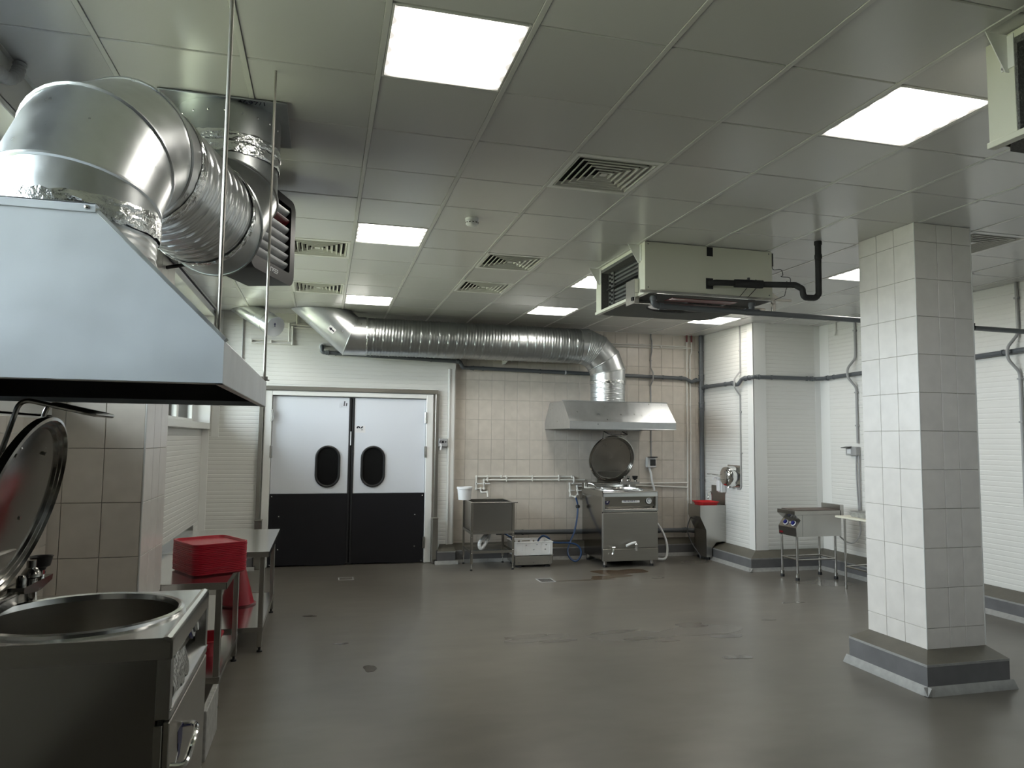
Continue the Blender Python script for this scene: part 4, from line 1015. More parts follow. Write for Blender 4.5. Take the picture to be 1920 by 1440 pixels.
# ================================================================== STEEL TABLES ON THE LEFT
def steel_table(label, x0, x1, y0, y1, zt, zs, leg_y, splash=True):
    t = thing('steel_table', label, 'table', ((x0+x1)/2, (y0+y1)/2, 0), group='steel worktables')
    MB().box(x0, x1, y0, y1, zt-.006, zt, .001).box(x0, x1, y0, y0+.004, zt-.045, zt-.004).box(x0, x1, y1-.004, y1, zt-.045, zt-.004).box(x1-.004, x1, y0, y1, zt-.045, zt-.004).build('tabletop', 'stainless_bright', t)
    MB().box(x0-.012, x0, y0, y1, zt-.045, zt+.055, .002).build('upstand', 'stainless', t)
    for ly in leg_y:
        for lx in (x1-.055, x0+.03):
            lg = MB().box(lx-.02, lx+.02, ly-.02, ly+.02, .04, zt-.04, .003).build('leg', 'stainless', t)
            MB().lathe([(.010, .0), (.022, .001), (.022, .012), (.010, .016), (.010, .04)], (lx, ly, 0), n=14).build('foot', 'rubber', lg)
            for zz in (zs-.01, zs+.02, zt-.09): MB().lathe([(.006, 0), (0, .004)], (lx+.02, ly, zz), (1,0,0), 8).build('bolt', 'stainless_bright', lg)
    MB().box(x0+.01, x1-.04, leg_y[0]-.02, leg_y[1]+.02, zs-.004, zs, .001).build('lower_shelf', 'stainless_bright', t)
    MB().box(x0+.01, x1-.034, leg_y[0]-.024, leg_y[0]-.02, zs-.035, zs+.002).box(x0+.01, x1-.034, leg_y[1]+.02, leg_y[1]+.024, zs-.035, zs+.002).box(x1-.036, x1-.032, leg_y[0]-.02, leg_y[1]+.02, zs-.035, zs+.002).build('shelf_lip', 'stainless', t)
    return t
steel_table('steel worktable beside the pilaster carrying the stack of red trays', -1.46, -.775, 2.33, 3.575, .82, .20, (2.42, 3.44))
steel_table('steel worktable with bare top nearest the swing doors', -1.43, -.60, 3.60, 5.12, .82, .20, (3.66, 5.02))
# red tray stack
def tray(cx_, cy_, z, rot, lab, wx=.185, ly=.215, grp='red trays stacked on the steel table'):
    mb = MB()
    def ring(hx, hy, r, z_): return [(x, y, z_) for x, y in rrect(-hx, hx, -hy, hy, r, 4)]
    rs = [ring(wx-.012, ly-.012, .045, .0), ring(wx-.004, ly-.004, .05, .016), ring(wx, ly, .055, .018), ring(wx, ly, .055, .0083), ring(wx+.0015, ly+.0015, .056, .0083), ring(wx+.005, ly+.005, .057, .0125), ring(wx+.005, ly+.005, .057, .0195), ring(wx+.003, ly+.003, .056, .0205), ring(wx-.004, ly-.004, .05, .0205), ring(wx-.012, ly-.012, .044, .004)]
    n_ = len(rs[0]); vs = [p for r0 in rs for p in r0]; fs = [tuple(range(n_-1, -1, -1))]
    for k in range(len(rs)-1):
        for i in range(n_): fs.append((k*n_+i, k*n_+(i+1) % n_, (k+1)*n_+(i+1) % n_, (k+1)*n_+i))
    fs.append(tuple((len(rs)-1)*n_+i for i in range(n_)))
    M_ = Matrix.Translation((cx_, cy_, z)) @ Matrix.Rotation(rot, 4, 'Z')
    mb.add([Vector(p) for p in vs], fs)
    return mb, M_
tmb, _ = tray(0, 0, 0, 0, '')
t0 = tmb.build('serving_tray', 'red_plastic', None)
tcx, tcy = -.95, 2.80
NT = 17; dzt = .0121
for k in range(NT):
    o = t0 if k == 0 else t0.copy()
    if k: COL.objects.link(o)
    o.location = (tcx+random.uniform(-.001, .001), tcy+random.uniform(-.001, .001), .8200 + k*dzt)
    o.rotation_euler = (0, 0, R(30)+random.uniform(-.003, .003))
    tag(o, 'topmost red plastic tray of the stack on the steel table' if k == NT-1 else ('lowest red plastic tray of the stack on the steel table' if k == 0 else 'red plastic tray in the middle of the stack on the steel table'), 'tray', 'red trays stacked on the steel table')
# red things on the lower shelves
t = thing('red_bucket', 'red plastic bucket turned upside down on the shelf below the bare steel table', 'bucket', (-.93, 4.55, .20), local=True)
MB().lathe([(.150, .012), (.072, .31), (.064, .325), (.0, .327)], n=32, caps=False).build('body', 'red_plastic', t)
MB().lathe([(.165, 0), (.168, .012), (.150, .016), (.146, .0)], n=32, caps=False).build('rim', 'dark_red', t)
t = thing('red_basin', 'red plastic basin on the lower shelf under the stacked trays', 'basin', (-.985, 3.02, .20), local=True)
def basin(mb, wx, ly, h, th=.006):
    def ring(hx, hy, r, z_): return [(x, y, z_) for x, y in rrect(-hx, hx, -hy, hy, r, 5)]
    rs = [ring(wx-.02, ly-.02, .04, 0), ring(wx, ly, .05, h-.008), ring(wx+.012, ly+.012, .055, h-.008), ring(wx+.012, ly+.012, .055, h), ring(wx-th, ly-th, .046, h), ring(wx-.02-th, ly-.02-th, .036, th)]
    n_ = len(rs[0]); vs = [p for r0 in rs for p in r0]; fs = [tuple(range(n_-1, -1, -1))]
    for k in range(len(rs)-1):
        for i in range(n_): fs.append((k*n_+i, k*n_+(i+1) % n_, (k+1)*n_+(i+1) % n_, (k+1)*n_+i))
    fs.append(tuple((len(rs)-1)*n_+i for i in range(n_))); mb.add(vs, fs); return mb
basin(MB(), .10, .16, .11).build('body', 'red_plastic', t)
MB().box(-.05, .05, -.182, -.170, .07, .10, .004).build('grip', 'red_plastic', t)

# ================================================================== FAR WASH TUB
t = thing('wash_tub', 'deep steel wash tub on an angle-iron stand beside the white crate', 'sink', (2.07, 7.17, 0))
x0, x1, y0, y1, zt, zb = 1.76, 2.365, 6.87, 7.465, .905, .505
MB().box(x0+.012, x1-.012, y0+.012, y0+.018, zb, zt).box(x0+.012, x1-.012, y1-.018, y1-.012, zb, zt).box(x0+.012, x0+.018, y0+.018, y1-.018, zb, zt).box(x1-.018, x1-.012, y0+.018, y1-.018, zb, zt).box(x0+.012, x1-.012, y0+.012, y1-.012, zb-.006, zb).build('basin', 'stainless', t)
MB().box(x0, x1, y0, y0+.03, zt-.004, zt+.004, .001).box(x0, x1, y1-.03, y1, zt-.004, zt+.004, .001).box(x0, x0+.03, y0+.03, y1-.03, zt-.004, zt+.004, .001).box(x1-.03, x1, y0+.03, y1-.03, zt-.004, zt+.004, .001).build('rim', 'stainless', t)
MB().box(x1-.01, x1+.045, y0-.004, y0+.012, zt-.006, zt+.004, .001).build('rim_tab', 'stainless', t)
for lx in (x0, x1-.03):
    for ly in (y0, y1-.03):
        s1 = 1 if lx == x0 else -1; xo = lx if s1 > 0 else lx+.03; yo = ly if ly == y0 else ly+.03; s2 = 1 if ly == y0 else -1
        lg = MB().box(xo, xo+s1*.032, yo, yo+s2*.003, .09, zt-.006).box(xo, xo+s1*.003, yo, yo+s2*.032, .09, zt-.006).build('leg', 'stainless_brushed', t)
        MB().cyl((xo+s1*.016, yo+s2*.016, .02), (xo+s1*.016, yo+s2*.016, .12), .007, 8).build('foot_screw', 'chrome', lg)
        MB().lathe([(.017, 0), (.017, .014), (.010, .02)], (xo+s1*.016, yo+s2*.016, 0), n=12).build('foot_pad', 'rubber', lg)
        if ly == y0:
            for zz in (.235, .265, .44, .50): MB().lathe([(.006, 0), (0, .004)], (xo+s1*.016, yo, zz), (0,-1,0), 8).build('bolt', 'stainless_bright', lg)
for zz, nm in ((.50, 'tub_rail'), (.245, 'stretcher')):
    MB().box(x0+.03, x1-.03, y0+.002, y0+.006, zz-.018, zz+.018).build(nm, 'stainless_brushed', t); MB().box(x0+.03, x1-.03, y1-.006, y1-.002, zz-.018, zz+.018).build(nm, 'stainless_brushed', t)
    MB().box(x0+.002, x0+.006, y0+.03, y1-.03, zz-.018, zz+.018).build(nm, 'stainless_brushed', t); MB().box(x1-.006, x1-.002, y0+.03, y1-.03, zz-.018, zz+.018).build(nm, 'stainless_brushed', t)
sp_ = smooth_path([(2.06, 7.10, .50), (2.05, 7.07, .42), (1.99, 7.00, .34), (1.93, 6.95, .285), (1.90, 6.95, .30), (1.91, 6.98, .36), (1.99, 7.08, .42), (2.10, 7.25, .47), (2.2, 7.45, .46)], 10)
MB().tube(sp_, .024, 12, rf=lambda f: .024+.003*math.sin(f*260)).build('drain_hose', 'white_plastic', t)
MB().lathe([(.04, 0), (.03, -.04), (.028, -.06)], (2.06, 7.10, .50), n=16).build('drain_outlet', 'white_plastic', t)
t = thing('white_bucket', 'white plastic bucket standing on the corner of the wash tub', 'bucket', (1.755, 7.33, .909), local=True)
MB().lathe([(.086, .0), (.103, .16), (.103, .175), (.098, .175), (.083, .006), (0, .006)], n=36, caps=False).lathe([(.086, 0), (0, .0005)], n=36, caps=False).build('body', 'white_plastic', t)
MB().lathe([(.104, .150), (.111, .152), (.111, .178), (.100, .180), (.100, .150)], n=36, caps=False).build('rim', 'white_plastic', t)
# ---- floor scale and crate
t = thing('floor_scale', 'low steel platform scale on the floor under the white crate', 'scale', (2.675, 7.19, 0))
sx0, sx1, sy0, sy1 = 2.405, 2.955, 6.985, 7.40
MB().prism([(sx0+.02, .035), (sx0, .06), (sx0, .145), (sx0-.012, .172), (sx0, .175), (sx0+.016, .155), (sx1-.016, .155), (sx1, .175), (sx1+.012, .172), (sx1, .145), (sx1, .06), (sx1-.02, .035)], 'y', sy0, sy0+.006).prism([(sx0+.02, .035), (sx0, .06), (sx0, .155), (sx1, .155), (sx1, .06), (sx1-.02, .035)], 'y', sy1-.006, sy1).build('skirt', 'stainless', t)
MB().box(sx0, sx1, sy0+.006, sy1-.006, .148, .156, .002).box(sx0, sx0+.006, sy0, sy1, .05, .15).box(sx1-.006, sx1, sy0, sy1, .05, .15).build('platform', 'stainless', t)
for fx in (sx0+.07, sx1-.07):
    for fy in (sy0+.05, sy1-.05): MB().lathe([(.045, 0), (.045, .02), (.02, .035), (.02, .15)], (fx, fy, 0), n=18).build('foot', 'rubber', t)
for k in range(3): MB().lathe([(.008, 0), (0, .004)], (sx0+.06+.215*k, sy0, .07), (0,-1,0), 10).build('bolt', 'ink_grey', t)
t = thing('plastic_crate', 'white slotted plastic crate standing on the floor scale', 'crate', (2.675, 7.19, .157))
cx0, cx1, cy0, cy1, cz0, cz1 = 2.40, 2.955, 7.0, 7.385, .157, .345
def holed_wall(a0, a1, z0, z1, holes, fn):
    """boxes that leave the rectangular holes (a, b, za, zb) open"""
    zs_ = sorted({z0, z1, *[h[2] for h in holes], *[h[3] for h in holes]})
    for za, zb_ in zip(zs_[:-1], zs_[1:]):
        cut = sorted([(h[0], h[1]) for h in holes if h[2] <= za+1e-6 and h[3] >= zb_-1e-6]); a = a0
        for h0, h1 in cut: fn(a, h0, za, zb_); a = h1
        fn(a, a1, za, zb_)
hl = [(2.485, 2.515, .295, .318), (2.555, 2.585, .295, .318), (2.615, 2.735, .300, .316), (2.775, 2.80, .295, .318), (2.85, 2.875, .298, .312), (2.50, 2.516, .232, .248), (2.672, 2.688, .232, .248), (2.84, 2.856, .232, .248)]
for nm, yy in (('front_side', cy0), ('rear_side', cy1-.006)):
    mb = MB(); holed_wall(cx0, cx1, cz0, cz1, hl, lambda a, b, za, zb_: mb.box(a, b, yy, yy+.006, za, zb_)); mb.build(nm, 'white_plastic', t)
for xx in (cx0, cx1-.006): MB().box(xx, xx+.006, cy0+.006, cy1-.006, cz0, cz1-.0).build('end_side', 'white_plastic', t)
MB().box(cx0, cx1, cy0, cy1, cz0, cz0+.006).build('bottom', 'white_plastic', t)
mb = MB()
for yy in (cy0-.008, cy1-.008): mb.box(cx0-.008, cx1+.008, yy, yy+.016, cz1-.012, cz1+.003, .003)
for xx in (cx0-.008, cx1-.008): mb.box(xx, xx+.016, cy0, cy1, cz1-.012, cz1+.003, .003)
mb.build('rim', 'white_plastic', t)
mb = MB()
for a in (.03, .16, .385, .515): mb.box(cx0+a-.003, cx0+a+.003, cy0-.006, cy0, cz0+.01, cz1-.012, .001)
mb.build('rib', 'white_plastic', t)
# ---- blue hose
t = thing('water_hose', 'dark blue water hose hanging from the white pipes and looping into the crate', 'hose', (3.3, 7.3, .03))
hp_ = smooth_path([(3.53, 7.66, .90), (3.535, 7.62, .85), (3.53, 7.56, .77), (3.49, 7.48, .60), (3.42, 7.40, .42), (3.33, 7.32, .29), (3.27, 7.26, .17), (3.28, 7.20, .08), (3.35, 7.15, .034), (3.42, 7.15, .09), (3.44, 7.17, .18), (3.39, 7.2, .255), (3.28, 7.22, .285), (3.1, 7.22, .292), (3.01, 7.23, .305), (2.975, 7.24, .355), (2.93, 7.26, .385), (2.89, 7.28, .385), (2.84, 7.30, .33), (2.80, 7.25, .24), (2.70, 7.15, .19), (2.55, 7.2, .19), (2.47, 7.28, .29), (2.44, 7.30, .365), (2.40, 7.30, .392), (2.345, 7.28, .425), (2.27, 7.25, .465), (2.23, 7.24, .502)], 8)
MB().tube(hp_, .0135, 10).build('hose', 'blue_hose', t)
MB().lathe([(.0, -.032), (.022, -.026), (.032, -.012), (.032, .012), (.022, .026), (0, .032)], (3.53, 7.56, .77), (.05, .1, 1), 18).build('float_ball', 'rubber', t)

# ================================================================== WALL PIPES
def clip(parent, c, d, r, m='pvc_grey', wd=.02, wall=None):
    c = Vector(c); mb = MB().lathe([(r+.006, -wd/2), (r+.006, wd/2)], c, d, 16)
    if wall is not None:
        w_ = Vector(wall); mb.cyl(c, c+w_, .007, 6)
    return mb.build('pipe_clip', m, parent)
def socket(parent, c, d, r, L_=.05, m='pvc_grey', ring=False):
    mb = MB().lathe([(r+.001, 0), (r+.005, .004), (r+.005, L_-.014), (r+.009, L_-.012), (r+.009, L_), (r+.001, L_+.001)], c, d, 16); mb.build('socket', m, parent)
t = thing('waste_pipe', 'grey waste pipe high on the wall from above the doors to the corner stack', 'pipe', (2.6, 7.6, 2.7))
MB().tube([(-.25, YD, 3.035), (-.25, 7.58, 3.035), (-.25, 7.575, 2.945), (1.705, 7.575, 2.888), (1.75, 7.60, 2.805), (1.86, 7.67, 2.812), (5.38, 7.68, 2.768), (5.49, 7.66, 2.712), (5.55, 7.66, 2.742), (5.66, 7.655, 2.742)], .028, 14, bend=.035).build('pipe', 'pvc_grey', t)
MB().lathe([(.045, 0), (.045, .006), (.03, .01)], (-.25, YD-.005, 3.035), (0,-1,0), 18).build('wall_rosette', 'white_plastic', t)
for c_, d_ in (((-.20, 7.575, 2.943), (1,0,-.02)), ((1.64, 7.575, 2.890), (1,0,-.03)), ((1.88, 7.67, 2.811), (1,0,-.01)), ((5.28, 7.68, 2.77), (1,0,-.01)), ((5.53, 7.66, 2.735), (1,0,.2))): socket(t, c_, d_, .028)
for c_ in ((-.06, 7.575, 2.939), (1.28, 7.575, 2.901)): clip(t, c_, (1,0,-.03), .028, wall=(0, YD-7.575, 0))
for xx in (2.07, 2.96, 3.36, 5.0): clip(t, (xx, 7.675, 2.811-.0125*(xx-1.9)), (1,0,0), .028, m='white_plastic' if xx == 3.36 else 'pvc_grey', wall=(0, YT-7.69, 0))
t = thing('soil_stack', 'vertical grey waste stack in the corner of the tiled wall', 'pipe', (5.66, 7.655, 0))
MB().tube([(5.66, 7.655, .26), (5.66, 7.655, H)], .036, 16).build('pipe', 'pvc_grey', t)
for zz in (2.55, 2.74, 2.30): MB().lathe([(.036, 0), (.042, .003), (.042, .07), (.046, .073), (.046, .088), (.037, .09)], (5.66, 7.655, zz), n=18).build('socket', 'pvc_grey', t)
for zz in (3.2, 2.27, 1.15): clip(t, (5.66, 7.655, zz), (0,0,1), .036, wall=(0, .08, 0)) ; 
t = thing('waste_pipe', 'grey waste pipe around the boxed corner and along the right wall', 'pipe', (6.3, 6.3, 2.6))
MB().tube([(5.665, 7.655, 2.60), (5.665, 7.56, 2.632), (5.665, 6.72, 2.632), (5.645, 6.65, 2.60), (5.645, 6.57, 2.60), (5.665, 6.50, 2.675), (5.665, 6.225, 2.685), (6.70, 6.225, 2.688), (6.77, 6.15, 2.69), (6.77, 3.1, 2.742), (6.77, Y0, 2.80)], .028, 14, bend=.035).build('pipe', 'pvc_grey', t)
for c_, d_ in (((5.665, 7.54, 2.632), (0,-1,0)), ((5.665, 6.80, 2.632), (0,-1,0)), ((5.665, 6.46, 2.677), (0,-1,0)), ((5.665, 6.36, 2.68), (0,-1,0)), ((5.72, 6.225, 2.685), (1,0,0)), ((6.6, 6.225, 2.688), (1,0,0)), ((6.77, 6.10, 2.69), (0,-1,0))): socket(t, c_, d_, .028)
clip(t, (5.665, 6.95, 2.632), (0,1,0), .028, wall=(.045,0,0)); clip(t, (5.97, 6.225, 2.686), (1,0,0), .028, wall=(0,.055,0)); clip(t, (6.55, 6.225, 2.688), (1,0,0), .028, wall=(0,.055,0))
for yy in (5.93, 4.6, 3.3): clip(t, (6.77, yy, 2.69+.017*(6.15-yy)), (0,1,0), .028, wall=(.05,0,0))
t = thing('waste_pipe', 'grey waste pipe just above the plinth of the tiled wall', 'pipe', (4.0, 7.66, .35))
MB().tube([(2.30, 7.655, .40), (5.40, 7.655, .37), (5.52, 7.60, .36)], .035, 14, bend=.04).build('pipe', 'pvc_grey', t)
socket(t, (5.30, 7.655, .371), (1,0,0), .035, .07)
for xx in (2.70, 3.53, 4.9): clip(t, (xx, 7.655, .40-.0097*(xx-2.3)), (1,0,0), .035, wall=(0, .09, 0))
def white_pipe(label, runs, r, loc, clips=(), fit=(), m='pipe_white', grp=None, bend=.018):
    t = thing('water_pipe', label, 'pipe', loc, group=grp)
    for rn in runs: MB().tube(rn, r, 8, bend=bend).build('pipe', m, t)
    for c_ in clips: MB().box(c_[0]-.010, c_[0]+.010, c_[1]-.018, c_[1]+.022, c_[2]-r-.010, c_[2]+r+.010, .003).build('pipe_clip', m, t)
    for c_ in fit: MB().lathe([(0, -r*1.7), (r*1.35, -r*1.2), (r*1.55, 0), (r*1.35, r*1.2), (0, r*1.7)], c_, (0,0,1), 10).build('fitting', m, t)
    return t
yw = 7.716
t = white_pipe('pair of white pipes with a mixing tap above the wash tub', [[(3.49, yw, 1.205), (2.005, yw, 1.212), (2.005, yw, 1.035), (2.12, yw, 1.035), (2.12, yw, 1.162), (3.70, yw, 1.158)], [(2.07, yw, 1.035), (2.07, yw, .995), (2.07, 7.64, .985), (2.15, 7.62, .99), (2.15, 7.58, .92)]], .0125, (2.8, yw, .92),
    clips=[(x, yw, z) for x in (2.17, 2.46, 2.86, 3.28) for z in (1.209, 1.161)], fit=[(2.005, yw, 1.21), (2.12, yw, 1.16), (2.005, yw, 1.035), (2.12, yw, 1.035), (2.07, yw, 1.035), (2.15, 7.62, .99), (3.49, yw, 1.205), (2.38, yw, 1.211)])
for xx in (2.005, 2.12):
    MB().lathe([(.020, -.02), (.020, .02)], (xx, yw, 1.11), n=12).build('valve', 'pipe_white', t); MB().cyl((xx, yw-.015, 1.11), (xx, yw-.03, 1.11), .008, 8).build('valve_stem', 'black_plastic', t)
    MB().box(xx, xx+.08, yw-.042, yw-.030, 1.103, 1.117, .003).build('valve_lever', 'white_plastic', t)
t = white_pipe('white pipe manifold left of the far kettle feeding the blue hose', [[(3.51, yw, 1.205), (3.51, yw-.032, 1.19), (3.51, yw-.032, 1.125), (3.51, yw, 1.10), (3.66, yw, 1.10)], [(3.51, yw, 1.10), (3.455, yw, 1.10), (3.46, 7.70, .92), (3.53, 7.66, .905), (3.58, 7.70, .935), (3.575, yw, 1.06), (3.66, yw, 1.06)]], .0125, (3.55, yw, .9), fit=[(3.455, yw, 1.10), (3.46, 7.70, .92), (3.58, 7.70, .935), (3.575, yw, 1.06), (3.53, 7.66, .905), (3.51, yw-.038, 1.158)])
for xx, zz in ((3.458, 1.0), (3.578, 1.0)):
    MB().lathe([(.020, -.02), (.020, .02)], (xx, 7.71, zz), n=12).build('valve', 'pipe_white', t); MB().box(xx, xx+.07, 7.675, 7.69, zz-.007, zz+.007, .003).build('valve_lever', 'white_plastic', t)
t = white_pipe('two white riser pipes with red tips near the corner stack', [[(5.44, yw, .40), (5.44, yw, 3.40)], [(5.495, yw, .40), (5.495, yw, 3.14), (5.525, yw, 3.20), (5.525, yw, 3.40)]], .0125, (5.47, yw, .4), clips=[(x, yw, z) for x in (5.44, 5.495) for z in (.85, 1.9, 2.35, 2.9)], bend=.02)
MB().cyl((5.44, yw, 3.36), (5.44, yw, H), .014, 10).build('red_sleeve', 'dark_red', t); MB().cyl((5.525, yw, 3.36), (5.525, yw, H), .014, 10).build('red_sleeve', 'dark_red', t)
white_pipe('pair of thin white pipes just below the ceiling on the tiled wall', [[(3.0, yw+.004, 3.275), (5.44, yw+.004, 3.285)], [(3.0, yw+.004, 3.235), (5.36, yw+.004, 3.256), (5.405, yw-.026, 3.257), (5.475, yw-.026, 3.259), (5.515, yw, 3.262)]], .0095, (4.5, yw, 3.23), clips=[(x, yw, 3.26) for x in (4.15, 4.98)])
white_pipe('pair of white pipes right of the far kettle joining the risers', [[(4.40, yw, 1.10), (5.44, yw, 1.105)], [(4.40, yw, 1.072), (4.8, yw, 1.06), (5.44, yw, 1.03)]], .0125, (4.95, yw, 1.03), clips=[(4.82, yw, 1.085)])
white_pipe('stepped pair of thin white pipes above the doors beside the short duct', [[(-1.19, 7.625, 3.09), (-.695, 7.625, 3.095), (-.695, 7.625, 3.325), (-.595, 7.625, 3.325), (-.595, 7.625, H)], [(-1.19, 7.625, 3.045), (-.65, 7.625, 3.05), (-.65, 7.625, 3.285), (-.25, 7.625, 3.28)], [(-.595, 7.625, 3.325), (-.25, 7.625, 3.315)]], .0115, (-.8, 7.62, 3.04), clips=[(-.93, 7.628, 3.07), (-.40, 7.628, 3.30), (-1.185, 7.628, 3.068)], fit=[(-.695, 7.625, 3.325), (-.65, 7.625, 3.285), (-.65, 7.625, 3.05), (-.695, 7.625, 3.095)])
t = thing('corner_pipe', 'thin grey conduit down the wall behind the near hood rod', 'pipe', (-1.30, 7.635, 2.25))
MB().tube([(-1.30, 7.637, 2.25), (-1.30, 7.637, H)], .010, 8).build('pipe', 'conduit_grey', t)

# ---- electrics
t = thing('electric_conduit', 'grey conduit down the tiled wall to the small breaker box', 'conduit', (4.81, 7.73, 1.5))
MB().tube([(4.815, 7.731, H), (4.815, 7.731, 3.41), (4.815, 7.693, 3.34), (4.814, 7.693, 3.18), (4.813, 7.731, 3.10), (4.812, 7.731, 2.92), (4.805, 7.63, 2.83), (4.805, 7.63, 2.73), (4.81, 7.731, 2.64), (4.815, 7.731, 1.50)], .012, 8, bend=.04).build('pipe', 'conduit_grey', t)
for zz in (3.04, 2.2, 1.75): MB().box(4.795, 4.835, 7.722, YT-.002, zz-.008, zz+.008, .002).build('pipe_clip', 'conduit_grey', t)
t = thing('breaker_box', 'small white breaker box with dark window beside the far kettle lid', 'breaker box', (4.795, 7.70, 1.35))
MB().box(4.72, 4.872, 7.665, YT-.007, 1.35, 1.505, .008).build('case', 'white_plastic', t)
MB().box(4.765, 4.858, 7.660, 7.665, 1.375, 1.475, .003).build('window_cover', 'glass_dark', t)
MB().box(4.73, 4.865, 7.60, 7.69, 1.505, 1.517, .004).build('flip_cover', 'black_plastic', t)
MB().tube(smooth_path([(4.77, 7.71, 1.35), (4.785, 7.68, 1.25), (4.80, 7.665, 1.12), (4.83, 7.66, 1.0), (4.80, 7.66, .85)], 6), .016, 8).build('cable', 'white_plastic', t)
t = thing('drain_hose', 'white hose curving down to the floor right of the far kettle', 'hose', (4.75, 7.2, .03))
MB().tube(smooth_path([(4.462, 7.45, .80), (4.56, 7.40, .70), (4.70, 7.28, .52), (4.775, 7.2, .34), (4.79, 7.15, .18), (4.755, 7.12, .06), (4.69, 7.10, .030), (4.56, 7.08, .05), (4.46, 7.05, .07)], 8), .017, 10).build('hose', 'white_plastic', t)
t = thing('door_controller', 'small grey control box with black display between door and white trim', 'controller', (1.475, 7.60, 1.65))
MB().box(1.4155, 1.545, 7.575, YD-.006, 1.65, 1.765, .006).build('case', 'conduit_grey', t)
ds = MB().box(1.422, 1.488, 7.570, 7.575, 1.70, 1.735, .001).build('display', 'black_plastic', t)
MB().prism([(1.432, 1.724), (1.442, 1.712), (1.456, 1.726), (1.452, 1.712), (1.443, 1.707), (1.436, 1.714)], 'y', 7.5685, 7.570).build('display_digits', 'paper', ds)
MB().lathe([(.011, 0), (.009, .006), (0, .007)], (1.515, 7.575, 1.717), (0,-1,0), 14).build('button', 'black_plastic', t)
MB().prism([(1.427, 1.695), (1.452, 1.695), (1.459, 1.65), (1.449, 1.60), (1.427, 1.598), (1.435, 1.65)], 'y', 7.572, 7.5755).build('paper_tag', 'paper', t)
t = thing('electric_conduit', 'grey conduit on the boxed corner leading down to the hand dryer', 'conduit', (5.69, 6.59, 1.1))
MB().tube([(5.695, 6.59, H), (5.695, 6.59, 2.80), (5.60, 6.595, 2.68), (5.60, 6.595, 2.56), (5.695, 6.60, 2.44), (5.694, 6.605, 1.12), (5.694, 6.63, 1.078), (5.694, 6.70, 1.079)], .012, 8, bend=.03).build('pipe', 'conduit_grey', t)
for zz in (3.1, 2.2, 1.6): MB().box(5.682, 5.704, 6.57, 6.61, zz-.008, zz+.008, .002).build('pipe_clip', 'conduit_grey', t)
def right_conduit(label, y, zend, low=False):
    t = thing('electric_conduit', label, 'conduit', (6.79, y, zend))
    MB().tube([(6.795, y, H), (6.795, y, 2.92), (6.70, y+.05, 2.78), (6.70, y+.05, 2.66), (6.795, y, 2.52), (6.795, y, zend)], .016, 10, bend=.14).build('pipe', 'conduit_grey', t)
    for zz in (3.3, 2.45, 2.0): MB().box(6.775, XR-.005, y-.022, y+.022, zz-.010, zz+.010, .002).build('pipe_clip', 'conduit_grey', t)
    return t
right_conduit('grey conduit down the right wall to the socket above the griddle', 5.52, 1.76)
right_conduit('grey conduit on the right wall beyond the pillar', 3.14, .30)
t = thing('wall_socket', 'grey wall socket box with open black flap above the griddle', 'socket', (6.76, 5.6, 1.6))
MB().box(6.735, XR-.005, 5.49, 5.69, 1.595, 1.715, .008).build('case', 'conduit_grey', t)
MB().box(6.733, 6.737, 5.585, 5.655, 1.62, 1.69, .001).build('socket_face', 'white_plastic', t)
MB().box(-.0, .09, -.055, .055, -.004, .004, .002, M=Matrix.Translation((6.735, 5.62, 1.715)) @ Matrix.Rotation(R(180-12), 4, 'Y')).build('flap', 'black_plastic', t)
t = thing('griddle_cable', 'grey cables from the wall socket sagging to the back of the griddle', 'cable', (6.7, 5.5, .45))
MB().tube(smooth_path([(6.79, 5.545, 1.60), (6.79, 5.55, 1.4), (6.79, 5.54, 1.1), (6.785, 5.52, .9), (6.78, 5.50, .75), (6.75, 5.46, .58), (6.62, 5.42, .46), (6.50, 5.42, .47), (6.42, 5.45, .54)], 8), .011, 8).build('cable', 'conduit_grey', t)
MB().tube([(6.79, 5.50, 1.60), (6.79, 5.50, .87)], .012, 8).build('sleeve', 'conduit_grey', t)
t = thing('pipe_stub', 'short white pipe stub hanging from the ceiling on the right wall', 'pipe', (6.8, 5.9, 3.28))
MB().tube([(6.80, 5.905, H), (6.80, 5.905, 3.33), (6.77, 5.88, 3.285)], .012, 8, bend=.02).build('pipe', 'pipe_white', t)
t = thing('flex_hose', 'grey corrugated hose by the ceiling above the near window', 'hose', (-1.60, .8, 3.33))
MB().tube(smooth_path([(-1.60, .55, 3.31), (-1.60, .70, 3.315), (-1.60, .82, 3.34), (-1.60, .90, 3.40), (-1.60, .93, 3.468)], 12), .028, 12, rf=lambda f: .026+.004*math.sin(f*230)).build('hose', 'conduit_grey', t)

# ================================================================== HAND BASIN, DISPENSER, DRYER
t = thing('hand_basin', 'steel knee-operated hand basin on a cabinet against the boxed corner', 'basin', (5.5, 7.2, 0))
bx0, bx1, by0, by1 = 5.275, XB-.008, 7.04, 7.40
prof = [(bx0, .81), (bx0, .645), (bx0+.10, .44), (bx0+.10, .045), (bx1-.235, .045), (bx1-.235, .18), (bx1-.16, .262), (bx1, .272), (bx1, .81)]
MB().prism(prof, 'y', by0, by0+.006).build('side_panel', 'stainless', t); MB().prism(prof, 'y', by1-.006, by1).build('side_panel', 'stainless', t)
MB().strip([(bx0, .81), (bx0, .645)], 'y', by0, by1).build('front_skirt', 'stainless', t)
MB().strip([(bx0, .645), (bx0+.10, .44)], 'y', by0, by1).build('knee_plate', 'stainless', t)
MB().strip([(bx0+.10, .44), (bx0+.10, .045)], 'y', by0, by1).build('front_panel', 'stainless_brushed', t)
mb = MB(); plate_with_hole(mb, bx0, bx1, by0, by1, ((bx0+bx1)/2, (by0+by1)/2), .15, .811); mb.build('rim', 'stainless_bright', t)
